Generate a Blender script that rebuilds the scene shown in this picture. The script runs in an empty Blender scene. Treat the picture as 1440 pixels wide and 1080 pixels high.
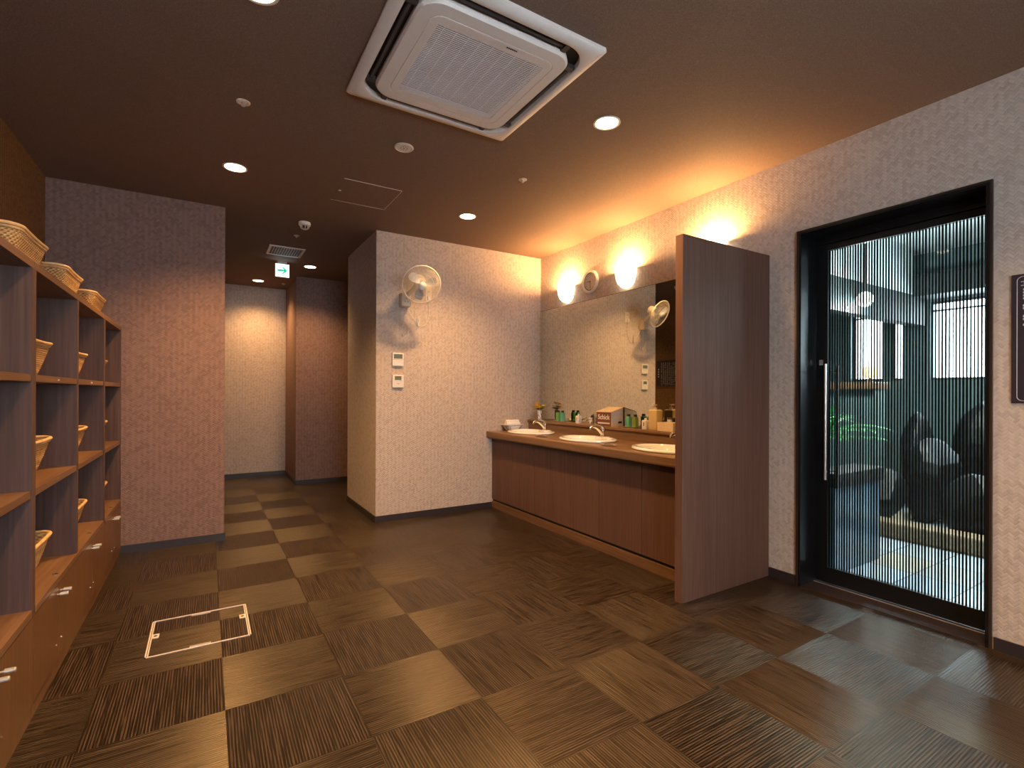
import bpy, bmesh, math, random
from mathutils import Vector, Matrix
random.seed(7)
PI = math.pi
SC = bpy.context.scene
COL = SC.collection

# ------------------------------------------------------------------ camera
EYE = 1.251
cam_d = bpy.data.cameras.new('camera')
cam = bpy.data.objects.new('camera', cam_d)
COL.objects.link(cam)
cam_d.sensor_width = 36.0
cam_d.lens = 697.2 / 1440 * 36.0
cam_d.shift_x = (720 - 717.4) / 1440
cam_d.shift_y = (551.8 - 540) / 1440
cam_d.clip_start = 0.05
yaw, rol = 0.5494, -0.0035
right = Vector((math.cos(yaw), -math.sin(yaw), -rol)).normalized()
fwd = Vector((math.sin(yaw), math.cos(yaw), 0.0005)).normalized()
up = right.cross(fwd).normalized()
right = fwd.cross(up).normalized()
m3 = Matrix((right, up, -fwd)).transposed()
cam.matrix_world = Matrix.Translation((0, 0, EYE)) @ m3.to_4x4()
SC.camera = cam

# ------------------------------------------------------------------ look, world, exposure
SC.view_settings.view_transform = 'Standard'
SC.view_settings.look = 'None'
SC.view_settings.gamma = 1.0
SC.view_settings.use_curve_mapping = False
SC.view_settings.exposure = 0.0
try:
    SC.cycles.use_denoising = True
    SC.cycles.max_bounces = 10
    SC.cycles.diffuse_bounces = 5
    SC.cycles.glossy_bounces = 5
    SC.cycles.transmission_bounces = 6
    SC.cycles.transparent_max_bounces = 16
    SC.cycles.sample_clamp_indirect = 4.0
    SC.cycles.caustics_reflective = False
    SC.cycles.caustics_refractive = False
except Exception:
    pass
W = bpy.data.worlds.new('daylight'); SC.world = W
W.use_nodes = True
bg = W.node_tree.nodes['Background']
bg.inputs[0].default_value = (0.80, 0.90, 1.0, 1)
bg.inputs[1].default_value = 17.0

WARM = (1.0, 0.56, 0.22)
WARM2 = (1.0, 0.52, 0.18)
COOL = (0.80, 0.91, 1.0)
DOWN_W = 215.0      # downlight power
SCONCE_W = 58.0     # wall lamp bulb power

H = 2.803           # ceiling
XR = 3.299          # right wall face
YB = 4.717          # back wall face
YL = 4.819          # left return wall face
XL = -1.0           # left wall face

def light(name, kind, loc, energy, color, rot=(0, 0, 0), parent=None, **kw):
    d = bpy.data.lights.new(name, kind); d.energy = energy; d.color = color
    for k, v in kw.items(): setattr(d, k, v)
    o = bpy.data.objects.new(name, d); COL.objects.link(o)
    o.location = loc; o.rotation_euler = rot
    if parent: o.parent = parent
    return o

# ------------------------------------------------------------------ node helpers
class NT:
    def __init__(s, name):
        s.m = bpy.data.materials.new(name); s.m.use_nodes = True
        s.t = s.m.node_tree; s.n = s.t.nodes; s.l = s.t.links
        s.b = s.n['Principled BSDF']; s.out = s.n['Material Output']
    def node(s, t, **kw):
        x = s.n.new(t)
        for k, v in kw.items(): setattr(x, k, v)
        return x
    def put(s, sock, v):
        if hasattr(v, 'is_output') or isinstance(v, bpy.types.NodeSocket): s.l.new(v, sock)
        else: sock.default_value = v
    def M(s, op, a, b=0.0, c=0.0):
        x = s.node('ShaderNodeMath', operation=op)
        s.put(x.inputs[0], a); s.put(x.inputs[1], b); s.put(x.inputs[2], c)
        return x.outputs[0]
    def mix(s, f, a, b):
        x = s.node('ShaderNodeMix', data_type='RGBA')
        s.put(x.inputs[0], f); s.put(x.inputs[6], a); s.put(x.inputs[7], b)
        return x.outputs[2]
    def fmix(s, f, a, b):
        x = s.node('ShaderNodeMix', data_type='FLOAT')
        s.put(x.inputs[0], f); s.put(x.inputs[2], a); s.put(x.inputs[3], b)
        return x.outputs[0]
    def xyz(s, vec):
        x = s.node('ShaderNodeSeparateXYZ'); s.l.new(vec, x.inputs[0]); return x.outputs
    def vec(s, a, b, c=0.0):
        x = s.node('ShaderNodeCombineXYZ')
        s.put(x.inputs[0], a); s.put(x.inputs[1], b); s.put(x.inputs[2], c); return x.outputs[0]
    def noise(s, v, scale=5, detail=3, rough=0.5):
        x = s.node('ShaderNodeTexNoise'); s.l.new(v, x.inputs['Vector'])
        x.inputs['Scale'].default_value = scale; x.inputs['Detail'].default_value = detail
        x.inputs['Roughness'].default_value = rough
        return x.outputs[0]
    def white(s, v):
        x = s.node('ShaderNodeTexWhiteNoise', noise_dimensions='3D'); s.l.new(v, x.inputs['Vector']); return x.outputs[0]
    def ramp(s, f, stops):
        x = s.node('ShaderNodeValToRGB'); s.l.new(f, x.inputs[0])
        el = x.color_ramp.elements
        while len(el) < len(stops): el.new(0.5)
        for e, (p, c) in zip(el, stops):
            e.position = p; e.color = (c[0], c[1], c[2], 1)
        return x.outputs[0]
    def bump(s, h, strength=0.3, dist=0.01):
        x = s.node('ShaderNodeBump'); x.inputs['Strength'].default_value = strength
        x.inputs['Distance'].default_value = dist
        s.l.new(h, x.inputs['Height']); s.l.new(x.outputs[0], s.b.inputs['Normal']); return x
    def set(s, **kw):
        for k, v in kw.items():
            s.put(s.b.inputs[k.replace('_', ' ')], v)
    def pos(s): return s.node('ShaderNodeNewGeometry').outputs['Position']
    def obj(s): return s.node('ShaderNodeTexCoord').outputs['Object']

def rgb(c): return (c[0], c[1], c[2], 1)

def plain(name, c, rough=0.5, metal=0.0, var=0.04, **kw):
    t = NT(name)
    n = t.noise(t.obj(), 40, 3)
    d = (c[0] * (1 - var * 2), c[1] * (1 - var * 2), c[2] * (1 - var * 2))
    l = (min(1, c[0] * (1 + var)), min(1, c[1] * (1 + var)), min(1, c[2] * (1 + var)))
    t.set(Base_Color=t.ramp(n, [(0.3, d), (0.7, l)]), Roughness=rough, Metallic=metal)
    for k, v in kw.items(): t.put(t.b.inputs[k.replace('_', ' ')], v)
    return t.m

def wallpaper(name, c1, c2, dark, s=0.0132, bump=0.7, rough=0.75):
    """woven strips laid in a diagonal herringbone"""
    t = NT(name)
    p = t.xyz(t.pos())
    u = t.M('ADD', p[0], p[1]); v = p[2]
    k2 = 1 / (math.sqrt(2) * s)
    a = t.M('MULTIPLY', t.M('ADD', v, u), k2)
    b = t.M('MULTIPLY', t.M('SUBTRACT', v, u), k2)
    i = t.M('FLOOR', a); j = t.M('FLOOR', b)
    k = t.M('FLOORED_MODULO', t.M('ADD', t.M('SUBTRACT', i, j), 0.25), 4.0)
    isv = t.M('GREATER_THAN', k, 1.9)
    kf = t.M('FLOOR', k)
    idx = t.fmix(isv, t.M('SUBTRACT', i, kf), i)
    idy = t.fmix(isv, j, t.M('ADD', j, t.M('SUBTRACT', kf, 2.0)))
    r = t.white(t.vec(idx, idy, isv))
    fa = t.M('FRACT', a); fb = t.M('FRACT', b)
    w = t.fmix(isv, fb, fa)
    along = t.fmix(isv, fa, fb)
    # base tone: two strip directions, some strips darker
    base = t.mix(isv, rgb(c1), rgb(c2))
    dk = t.ramp(r, [(0.40, (0, 0, 0)), (1.0, (1, 1, 1))])
    col = t.mix(t.M('MULTIPLY', dk, 0.55), base, rgb(dark))
    fine = t.noise(t.vec(t.M('MULTIPLY', along, 1.0), t.M('MULTIPLY', w, 9.0), t.M('MULTIPLY', r, 50)), 3, 2)
    col = t.mix(t.M('MULTIPLY', fine, 0.22), col, rgb(dark))
    t.set(Base_Color=col, Roughness=rough)
    t.b.inputs['Specular IOR Level'].default_value = 0.3
    e = t.M('SUBTRACT', t.M('MULTIPLY', w, 2.0), 1.0)
    h = t.M('SUBTRACT', 1.0, t.M('POWER', t.M('ABSOLUTE', e), 4.0))
    h = t.M('ADD', t.M('MULTIPLY', h, 0.7), t.M('MULTIPLY', t.M('MULTIPLY', w, isv), 0.12))
    t.bump(h, bump, 0.0025)
    return t.m

def wood(name, dark, light_, axis='Z', rough=0.42, scale=1.0):
    t = NT(name)
    o = t.xyz(t.pos())
    f = {'X': (2.0, 70, 70), 'Y': (70, 2.0, 70), 'Z': (70, 70, 2.0)}[axis]
    v = t.vec(t.M('MULTIPLY', o[0], f[0]), t.M('MULTIPLY', o[1], f[1]), t.M('MULTIPLY', o[2], f[2]))
    n1 = t.noise(v, 1.0 * scale, 4, 0.6)
    g = {'X': (0.7, 9, 9), 'Y': (9, 0.7, 9), 'Z': (9, 9, 0.7)}[axis]
    v2 = t.vec(t.M('MULTIPLY', o[0], g[0]), t.M('MULTIPLY', o[1], g[1]), t.M('MULTIPLY', o[2], g[2]))
    n2 = t.noise(v2, 1.0, 3, 0.5)
    n = t.M('ADD', t.M('MULTIPLY', n1, 0.65), t.M('MULTIPLY', n2, 0.35))
    c = t.ramp(n, [(0.34, dark), (0.52, [(a + b) / 2 for a, b in zip(dark, light_)]), (0.68, light_)])
    t.set(Base_Color=c, Roughness=rough)
    t.b.inputs['Specular IOR Level'].default_value = 0.2
    t.bump(n1, 0.08, 0.002)
    return t.m

MAT = {}
# light paper, dark paper, accent paper
MAT['paper'] = wallpaper('light_woven_wallpaper', (0.62, 0.525, 0.46), (0.58, 0.49, 0.425), (0.38, 0.295, 0.245))
MAT['paper_dark'] = wallpaper('dark_woven_wallpaper', (0.285, 0.178, 0.152), (0.255, 0.160, 0.140), (0.150, 0.090, 0.080))
MAT['paper_accent'] = wallpaper('amber_woven_wallpaper', (0.24, 0.125, 0.045), (0.20, 0.102, 0.036), (0.11, 0.056, 0.02))
MAT['wood'] = wood('walnut_upright_grain', (0.100, 0.050, 0.035), (0.155, 0.084, 0.060), 'Z', 0.5)
MAT['wood_x'] = wood('walnut_grain_across', (0.085, 0.046, 0.031), (0.175, 0.102, 0.068), 'X')
MAT['wood_y'] = wood('walnut_level_grain', (0.11, 0.055, 0.028), (0.21, 0.115, 0.06), 'Y', 0.36)
MAT['wood_counter'] = wood('counter_walnut', (0.15, 0.082, 0.044), (0.26, 0.155, 0.09), 'Y', 0.28)
MAT['wood_shelf'] = wood('shelf_wood_upright', (0.070, 0.040, 0.034), (0.135, 0.080, 0.066), 'Z', 0.55)
MAT['wood_door'] = wood('locker_door_wood', (0.12, 0.055, 0.022), (0.19, 0.095, 0.04), 'Z', 0.38)
MAT['skirt'] = plain('dark_skirting', (0.030, 0.022, 0.024), 0.45)
MAT['white'] = plain('white_plastic', (0.78, 0.76, 0.73), 0.35)
MAT['ivory'] = plain('ivory_plastic', (0.74, 0.66, 0.55), 0.4)
MAT['ac'] = plain('air_conditioner_plastic', (0.74, 0.69, 0.64), 0.38, var=0.01)
MAT['black'] = plain('matt_black', (0.006, 0.006, 0.007), 0.6)
MAT['blackmetal'] = plain('black_metal_frame', (0.006, 0.007, 0.009), 0.28)
MAT['bronze'] = plain('dark_bronze_edge', (0.035, 0.024, 0.016), 0.35)
MAT['slat'] = plain('louvre_grey', (0.035, 0.035, 0.038), 0.45)
MAT['chrome'] = plain('chrome', (0.85, 0.83, 0.80), 0.09, 1.0, var=0.02)
MAT['steel'] = plain('brushed_steel', (0.78, 0.76, 0.74), 0.32, 0.75)
MAT['alu'] = plain('pale_aluminium', (0.70, 0.62, 0.60), 0.45, 0.25)
MAT['ceramic'] = plain('white_ceramic', (0.86, 0.85, 0.84), 0.08, var=0.01, Coat_Weight=0.5)
MAT['lcd'] = plain('lcd_screen', (0.16, 0.19, 0.17), 0.15)
MAT['cloth'] = plain('white_cloth', (0.82, 0.80, 0.79), 0.85)

def floor_mat():
    t = NT('striped_floor_tiles')
    p = t.xyz(t.pos())
    T = 0.45
    a = t.M('DIVIDE', t.M('SUBTRACT', p[0], 0.5168), T)
    b = t.M('DIVIDE', t.M('SUBTRACT', p[1], 1.7924), T)
    i = t.M('FLOOR', a); j = t.M('FLOOR', b)
    par = t.M('FLOORED_MODULO', t.M('ADD', t.M('ADD', i, j), 0.5), 2.0)
    par = t.M('GREATER_THAN', par, 1.0)          # 1: stripes run along Y
    s = t.fmix(par, p[1], p[0]); q = t.fmix(par, p[0], p[1])
    r = t.white(t.vec(i, j, 3.0))
    # fine ribs
    rib = t.M('SINE', t.M('MULTIPLY', s, 2 * PI / 0.0105))
    n1 = t.noise(t.vec(t.M('MULTIPLY', s, 170), t.M('MULTIPLY', q, 5.0), t.M('MULTIPLY', r, 90)), 1.0, 2, 0.6)
    n2 = t.noise(t.vec(t.M('MULTIPLY', s, 26), t.M('MULTIPLY', q, 1.2), t.M('MULTIPLY', r, 90)), 1.0, 2, 0.5)
    h = t.M('ADD', t.M('MULTIPLY', rib, 0.16), n1)
    c = t.ramp(h, [(0.38, (0.002, 0.0012, 0.0006)), (0.50, (0.013, 0.0078, 0.0041)), (0.65, (0.092, 0.064, 0.047))])
    c = t.mix(t.M('MULTIPLY', n2, 0.7), c, rgb((0.012, 0.0078, 0.0045)))
    c = t.mix(t.M('MULTIPLY', t.M('SUBTRACT', r, 0.5), 0.5), c, rgb((0.020, 0.014, 0.009)))
    # tile joints
    fa = t.M('FRACT', a); fb = t.M('FRACT', b)
    ea = t.M('MINIMUM', fa, t.M('SUBTRACT', 1.0, fa)); eb = t.M('MINIMUM', fb, t.M('SUBTRACT', 1.0, fb))
    joint = t.M('LESS_THAN', t.M('MINIMUM', ea, eb), 0.0035)
    c = t.mix(t.M('MULTIPLY', joint, 0.7), c, rgb((0.004, 0.003, 0.002)))
    t.set(Base_Color=c, Roughness=t.fmix(n1, 0.26, 0.42), Anisotropic=0.8)
    t.b.inputs['Specular IOR Level'].default_value = 0.52
    t.b.inputs['Specular Tint'].default_value = (1.0, 0.80, 0.52, 1)
    tan = t.vec(par, t.M('SUBTRACT', 1.0, par), 0.0)
    t.l.new(tan, t.b.inputs['Tangent'])
    t.bump(h, 0.7, 0.0022)
    return t.m
MAT['floor'] = floor_mat()

def ceiling_mat():
    t = NT('dark_textured_ceiling')
    n = t.noise(t.pos(), 95, 3, 0.7)
    n2 = t.noise(t.pos(), 260, 2, 0.6)
    c = t.ramp(n2, [(0.35, (0.155, 0.103, 0.077)), (0.62, (0.225, 0.153, 0.116)), (0.78, (0.36, 0.26, 0.20))])
    t.set(Base_Color=c, Roughness=0.75)
    t.b.inputs['Specular IOR Level'].default_value = 0.2
    t.bump(n, 0.5, 0.003)
    return t.m
MAT['ceiling'] = ceiling_mat()

def emit(name, c, strength):
    t = NT(name)
    t.set(Base_Color=rgb(c), Emission_Color=rgb(c), Emission_Strength=strength)
    return t.m
MAT['lamp_on'] = emit('lit_diffuser', (1.0, 0.86, 0.62), 14.0)
MAT['bulb'] = emit('lit_bulb', (1.0, 0.86, 0.62), 40.0)
MAT['opal'] = emit('lit_opal_glass', (1.0, 0.83, 0.58), 5.5)
MAT['opal_cool'] = emit('lit_globe', (0.95, 0.92, 0.80), 2.2)

def glassy(name, c, rough=0.05, alpha_mix=0.35):
    """thin coloured clear plastic: part transparent, part glossy colour"""
    t = NT(name)
    t.set(Base_Color=rgb(c), Roughness=rough)
    tr = t.node('ShaderNodeBsdfTransparent'); tr.inputs[0].default_value = rgb([min(1, x * 1.15 + .05) for x in c])
    mx = t.node('ShaderNodeMixShader'); mx.inputs[0].default_value = alpha_mix
    t.l.new(t.b.outputs[0], mx.inputs[1]); t.l.new(tr.outputs[0], mx.inputs[2]); t.l.new(mx.outputs[0], t.out.inputs[0])
    return t.m
MAT['green_gel'] = glassy('green_liquid_bottle', (0.16, 0.42, 0.16), 0.08, 0.12)
MAT['teal_gel'] = glassy('teal_liquid_bottle', (0.12, 0.42, 0.30), 0.08, 0.12)
MAT['olive_gel'] = glassy('olive_liquid_bottle', (0.20, 0.30, 0.07), 0.08, 0.12)
MAT['amber_gel'] = glassy('cream_translucent_bottle', (0.85, 0.68, 0.36), 0.25, 0.15)
MAT['fan_blade'] = glassy('clear_fan_blade', (0.62, 0.68, 0.76), 0.15, 0.45)
MAT['leaf'] = plain('leaf_green', (0.045, 0.11, 0.025), 0.5, var=0.3)
MAT['leaf_bath'] = plain('bath_leaf_green', (0.05, 0.30, 0.08), 0.5, var=0.3)
MAT['petal'] = plain('yellow_petal', (0.85, 0.55, 0.06), 0.6, var=0.12)
MAT['petal_pale'] = plain('pale_petal', (0.72, 0.72, 0.38), 0.6, var=0.12)
MAT['card_brown'] = plain('brown_card', (0.16, 0.055, 0.022), 0.5)
MAT['card_white'] = plain('white_card', (0.70, 0.70, 0.74), 0.5)
MAT['card_cream'] = plain('cream_card', (0.80, 0.62, 0.42), 0.5)
MAT['sign'] = plain('dark_sign_board', (0.035, 0.028, 0.040), 0.35)
MAT['ink'] = plain('pale_lettering', (0.72, 0.70, 0.74), 0.5)

def wicker():
    t = NT('woven_wicker')
    o = t.xyz(t.obj())
    n = t.noise(t.obj(), 60, 3)
    ang = t.M('MULTIPLY', t.M('ADD', o[0], o[1]), 2 * PI / 0.022)
    row = t.M('FLOOR', t.M('DIVIDE', o[2], 0.0088))
    w = t.M('SINE', t.M('ADD', ang, t.M('MULTIPLY', row, PI)))
    f = t.M('ADD', t.M('MULTIPLY', w, 0.28), n)
    c = t.ramp(f, [(0.25, (0.30, 0.15, 0.045)), (0.5, (0.62, 0.38, 0.15)), (0.8, (0.80, 0.56, 0.28))])
    t.set(Base_Color=c, Roughness=0.55)
    t.bump(f, 0.35, 0.003)
    return t.m
MAT['wicker'] = wicker()
MAT['rattan'] = plain('rattan_rim', (0.72, 0.46, 0.21), 0.45, var=0.12)

def mirror_mat():
    t = NT('mirror_silver')
    t.set(Base_Color=(0.80, 0.82, 0.74, 1), Metallic=1.0, Roughness=0.015)
    return t.m
MAT['mirror'] = mirror_mat()

def fluted():
    """clear pane printed with narrow dark upright lines"""
    t = NT('striped_door_glass')
    p = t.xyz(t.pos())
    y = p[1]
    row = t.M('FLOOR', t.M('DIVIDE', y, 0.0150))
    r = t.white(t.vec(row, 0.5, 0.5))
    fr = t.M('FRACT', t.M('DIVIDE', y, 0.0150))
    wv = t.M('MULTIPLY', t.M('SINE', t.M('MULTIPLY', y, 2 * PI / 0.083)), 0.05)
    duty = t.M('ADD', t.M('ADD', 0.32, t.M('MULTIPLY', r, 0.14)), wv)
    line = t.M('LESS_THAN', fr, duty)
    tr = t.node('ShaderNodeBsdfTransparent'); tr.inputs[0].default_value = (0.90, 0.97, 0.96, 1)
    gl = t.node('ShaderNodeBsdfGlossy'); gl.inputs['Roughness'].default_value = 0.02
    lw = t.node('ShaderNodeFresnel'); lw.inputs[0].default_value = 1.35
    m1 = t.node('ShaderNodeMixShader'); t.l.new(lw.outputs[0], m1.inputs[0])
    t.l.new(tr.outputs[0], m1.inputs[1]); t.l.new(gl.outputs[0], m1.inputs[2])
    t.set(Base_Color=(0.008, 0.014, 0.018, 1), Roughness=0.25)
    m2 = t.node('ShaderNodeMixShader'); t.l.new(line, m2.inputs[0])
    t.l.new(m1.outputs[0], m2.inputs[1]); t.l.new(t.b.outputs[0], m2.inputs[2])
    t.l.new(m2.outputs[0], t.out.inputs[0])
    return t.m
MAT['fluted'] = fluted()

def bath_floor():
    t = NT('bath_stone_tiles')
    p = t.xyz(t.pos())
    a = t.M('DIVIDE', p[0], 0.42); b = t.M('DIVIDE', t.M('ADD', p[1], 0.03), 0.30)
    r = t.white(t.vec(t.M('FLOOR', a), t.M('FLOOR', b), 0.0))
    fa = t.M('FRACT', a); fb = t.M('FRACT', b)
    g = t.M('MAXIMUM', t.M('LESS_THAN', fa, 0.018), t.M('LESS_THAN', fb, 0.024))
    c = t.ramp(r, [(0.0, (0.24, 0.28, 0.33)), (0.55, (0.36, 0.41, 0.47)), (0.8, (0.30, 0.30, 0.30)), (0.97, (0.42, 0.33, 0.22))])
    c = t.mix(t.M('MULTIPLY', t.noise(t.pos(), 12, 4), 0.4), c, rgb((0.18, 0.20, 0.23)))
    c = t.mix(g, c, rgb((0.10, 0.11, 0.12)))
    t.set(Base_Color=c, Roughness=0.22)
    return t.m
MAT['bath_floor'] = bath_floor()
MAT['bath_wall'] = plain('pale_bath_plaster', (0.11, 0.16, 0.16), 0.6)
MAT['bath_ceiling'] = plain('pale_bath_ceiling', (0.66, 0.69, 0.67), 0.5)
MAT['bath_beam'] = plain('dark_green_beam', (0.022, 0.032, 0.031), 0.6)
MAT['bath_panel'] = plain('blue_grey_wall_tile', (0.10, 0.15, 0.19), 0.15)
MAT['rock'] = plain('wet_dark_rock', (0.007, 0.010, 0.013), 0.5, var=0.5)
MAT['tan_stone'] = plain('tan_stone_kerb', (0.22, 0.15, 0.09), 0.4, var=0.2)

# ------------------------------------------------------------------ mesh builder
class MB:
    def __init__(s): s.v = []; s.f = []; s.mi = []; s.cur = 0
    def add(s, vs, fs):
        o = len(s.v); s.v += [tuple(v) for v in vs]
        for f in fs: s.f.append([o + i for i in f]); s.mi.append(s.cur)
        return s
    def box(s, x0, x1, y0, y1, z0, z1):
        vs = [(x, y, z) for z in (z0, z1) for y in (y0, y1) for x in (x0, x1)]
        return s.add(vs, [(0, 2, 3, 1), (4, 5, 7, 6), (0, 1, 5, 4), (2, 6, 7, 3), (0, 4, 6, 2), (1, 3, 7, 5)])
    def loops(s, loops, cap0=True, cap1=True, closed=True):
        n = len(loops[0]); o = len(s.v)
        for L in loops: s.v += [tuple(p) for p in L]
        for k in range(len(loops) - 1):
            for i in range(n if closed else n - 1):
                j = (i + 1) % n
                s.f.append([o + k * n + i, o + k * n + j, o + (k + 1) * n + j, o + (k + 1) * n + i]); s.mi.append(s.cur)
        if cap0: s.f.append([o + i for i in reversed(range(n))]); s.mi.append(s.cur)
        if cap1: s.f.append([o + (len(loops) - 1) * n + i for i in range(n)]); s.mi.append(s.cur)
        return s
    def lathe(s, prof, n=32, c=(0, 0, 0), sx=1, sy=1, cap0=True, cap1=True):
        """prof: (r, z) about a vertical axis through c"""
        L = [[(c[0] + r * sx * math.cos(2 * PI * i / n), c[1] + r * sy * math.sin(2 * PI * i / n), c[2] + z) for i in range(n)] for r, z in prof]
        return s.loops(L, cap0, cap1)
    def tube(s, pts, r, n=8, closed=False, caps=True):
        pts = [Vector(p) for p in pts]; N = len(pts)
        rs = r if isinstance(r, (list, tuple)) else [r] * N
        L = []; ref = None
        for i, p in enumerate(pts):
            if closed: d = pts[(i + 1) % N] - pts[i - 1]
            else: d = pts[min(i + 1, N - 1)] - pts[max(i - 1, 0)]
            d.normalize()
            if ref is None:
                ref = Vector((0, 0, 1)) if abs(d.z) < 0.9 else Vector((1, 0, 0))
            a = d.cross(ref).normalized(); b = a.cross(d).normalized(); ref = b
            L.append([p + (a * math.cos(2 * PI * k / n) + b * math.sin(2 * PI * k / n)) * rs[i] for k in range(n)])
        if closed: L.append(L[0]); return s.loops(L, False, False)
        return s.loops(L, caps, caps)
    def xf(s, M, start=0):
        s.v[start:] = [tuple(M @ Vector(v)) for v in s.v[start:]]
        return s
    def mesh(s, name, mats, smooth=False):
        me = bpy.data.meshes.new(name)
        me.from_pydata(s.v, [], s.f)
        bm = bmesh.new(); bm.from_mesh(me)
        bmesh.ops.recalc_face_normals(bm, faces=bm.faces)
        bm.to_mesh(me); bm.free()
        for m in (mats if isinstance(mats, (list, tuple)) else [mats]): me.materials.append(m)
        for p, k in zip(me.polygons, s.mi): p.material_index = k
        if smooth:
            for p in me.polygons: p.use_smooth = True
            try: me.set_sharp_from_angle(angle=math.radians(38))
            except Exception: pass
        return me

def build(name, mb, mat, parent=None, smooth=False, bevel=0.0, seg=2, loc=None):
    mats = [MAT[m] if isinstance(m, str) else m for m in (mat if isinstance(mat, (list, tuple)) else [mat])]
    o = bpy.data.objects.new(name, mb.mesh(name, mats, smooth))
    COL.objects.link(o)
    if parent: o.parent = parent
    if loc: o.location = loc
    if bevel:
        md = o.modifiers.new('bevel', 'BEVEL'); md.width = bevel; md.segments = seg
        md.limit_method = 'ANGLE'; md.angle_limit = math.radians(40)
    return o
def structure(name, mb, mat, **kw):
    o = build(name, mb, mat, **kw)
    if not o.parent: o['kind'] = 'structure'
    return o
def tag(o, label, cat, group=None):
    o['label'] = label; o['category'] = cat
    if group: o['group'] = group
    return o
def thing(name, label, cat, loc=(0, 0, 0), rot=(0, 0, 0), group=None):
    o = bpy.data.objects.new(name, None); COL.objects.link(o)
    o.empty_display_size = 0.1
    o.location = loc; o.rotation_euler = rot
    return tag(o, label, cat, group)
def copy_tree(o, parent=None):
    c = o.copy(); COL.objects.link(c)
    if parent: c.parent = parent
    for ch in list(o.children): copy_tree(ch, c)
    return c
def text_mesh(name, body, size, mat, parent, M, extrude=0.0005):
    cu = bpy.data.curves.new('lettering', 'FONT'); cu.body = body; cu.size = size; cu.extrude = extrude; cu.offset = size * .018
    cu.align_x = 'CENTER'; cu.align_y = 'CENTER'
    tmp = bpy.data.objects.new('lettering', cu); COL.objects.link(tmp)
    bpy.context.view_layer.update()
    me = bpy.data.meshes.new_from_object(tmp.evaluated_get(bpy.context.evaluated_depsgraph_get()))
    bpy.data.objects.remove(tmp)
    me.transform(M); me.materials.clear(); me.materials.append(MAT[mat])
    o = bpy.data.objects.new(name, me); COL.objects.link(o); o.parent = parent
    return o

def rrect(hx, hy, r, n=8, c=(0, 0), z=0):
    """rounded rectangle, counter-clockwise, 4*(n+1) points"""
    P = []
    for q, (sx, sy) in enumerate(((1, 1), (-1, 1), (-1, -1), (1, -1))):
        for k in range(n + 1):
            a = q * PI / 2 + k * PI / 2 / n
            P.append((c[0] + sx * (hx - r) + r * math.cos(a), c[1] + sy * (hy - r) + r * math.sin(a), z))
    return P

# ================================================================== SETTING
structure('floor', MB().box(-1.15, 3.549, -1.75, 8.45, -0.1, 0.0), 'floor')
# ceiling
structure('ceiling', MB().box(-1.15, 3.549, -1.75, 8.45, H, H + 0.1), 'ceiling')
structure('wall_left', MB().box(-1.15, XL, -1.75, YL, 0, H), 'paper_accent')
# return wall that hides the corridor's left side; its corridor face is amber paper
mb = MB(); mb.add([(-1.15, YL, 0), (0.13, YL, 0), (0.13, YL, H), (-1.15, YL, H)], [(0, 1, 2, 3)])
mb.cur = 1
mb.add([(0.13, YL, 0), (0.13, 8.2, 0), (0.13, 8.2, H), (0.13, YL, H), (-1.15, YL, 0), (-1.15, 8.2, 0), (-1.15, 8.2, H), (-1.15, YL, H)],
       [(0, 1, 2, 3), (4, 5, 6, 7), (1, 5, 6, 2), (0, 1, 5, 4), (3, 2, 6, 7)])
structure('wall_return', mb, ['paper_dark', 'paper_accent'])
structure('wall_back', MB().box(1.382, 3.549, YB, 5.83, 0, H), 'paper')
structure('wall_far', MB().box(-1.15, 1.022, 8.2, 8.35, 0, H), 'paper')
structure('wall_far_right', MB().box(1.022, 3.549, 7.18, 8.35, 0, H), 'paper_dark')
structure('wall_passage', MB().box(3.40, 3.549, 5.83, 7.18, 0, H), 'paper')
D0, D1, DH = 0.845, 1.78, 2.308
mb = MB()
mb.box(XR, 3.549, D1, YB, 0, H).box(XR, 3.549, -1.6, D0, 0, H).box(XR, 3.549, D0, D1, DH, H)
structure('wall_right', mb, 'paper')
mb = MB()   # wall behind the camera with an assumed, unseen window opening
mb.box(-1.15, -0.3, -1.75, -1.6, 0, H).box(1.6, 3.549, -1.75, -1.6, 0, H).box(-0.3, 1.6, -1.75, -1.6, 0, 0.9).box(-0.3, 1.6, -1.75, -1.6, 2.2, H)
structure('wall_near', mb, 'paper')
mb = MB()
for x in (-0.3, 0.63, 1.55): mb.box(x, x + 0.05, -1.72, -1.66, 0.9, 2.2)
mb.box(-0.3, 1.6, -1.72, -1.66, 0.9, 0.95).box(-0.3, 1.6, -1.72, -1.66, 2.15, 2.2)
structure('window_1', mb, 'blackmetal')  # unseen window, assumed from the cool light coming from behind the camera

# skirting
bt, bh = 0.008, 0.062
def base(name, *b): structure('baseboard_' + name, MB().box(*b), 'skirt')
base('return', -0.56, 0.13 + bt, YL - bt, YL, 0, bh)
base('corridor', 0.13, 0.13 + bt, YL, 8.2, 0, bh)
base('back', 1.382 - bt, 2.657, YB - bt, YB, 0, bh)
base('back_side', 1.382 - bt, 1.382, YB, 5.83, 0, bh)
base('far', 0.13 + bt, 1.022 - bt, 8.2 - bt, 8.2, 0, bh)
base('far_right', 1.022 - bt, 3.40, 7.18 - bt, 7.18, 0, bh)
base('far_side', 1.022 - bt, 1.022, 7.18, 8.2, 0, bh)
base('right', XR - bt, XR, D1 + 0.012, 1.974, 0, bh)
base('right_near', XR - bt, XR, -1.6, D0 - 0.012, 0, bh)

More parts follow.
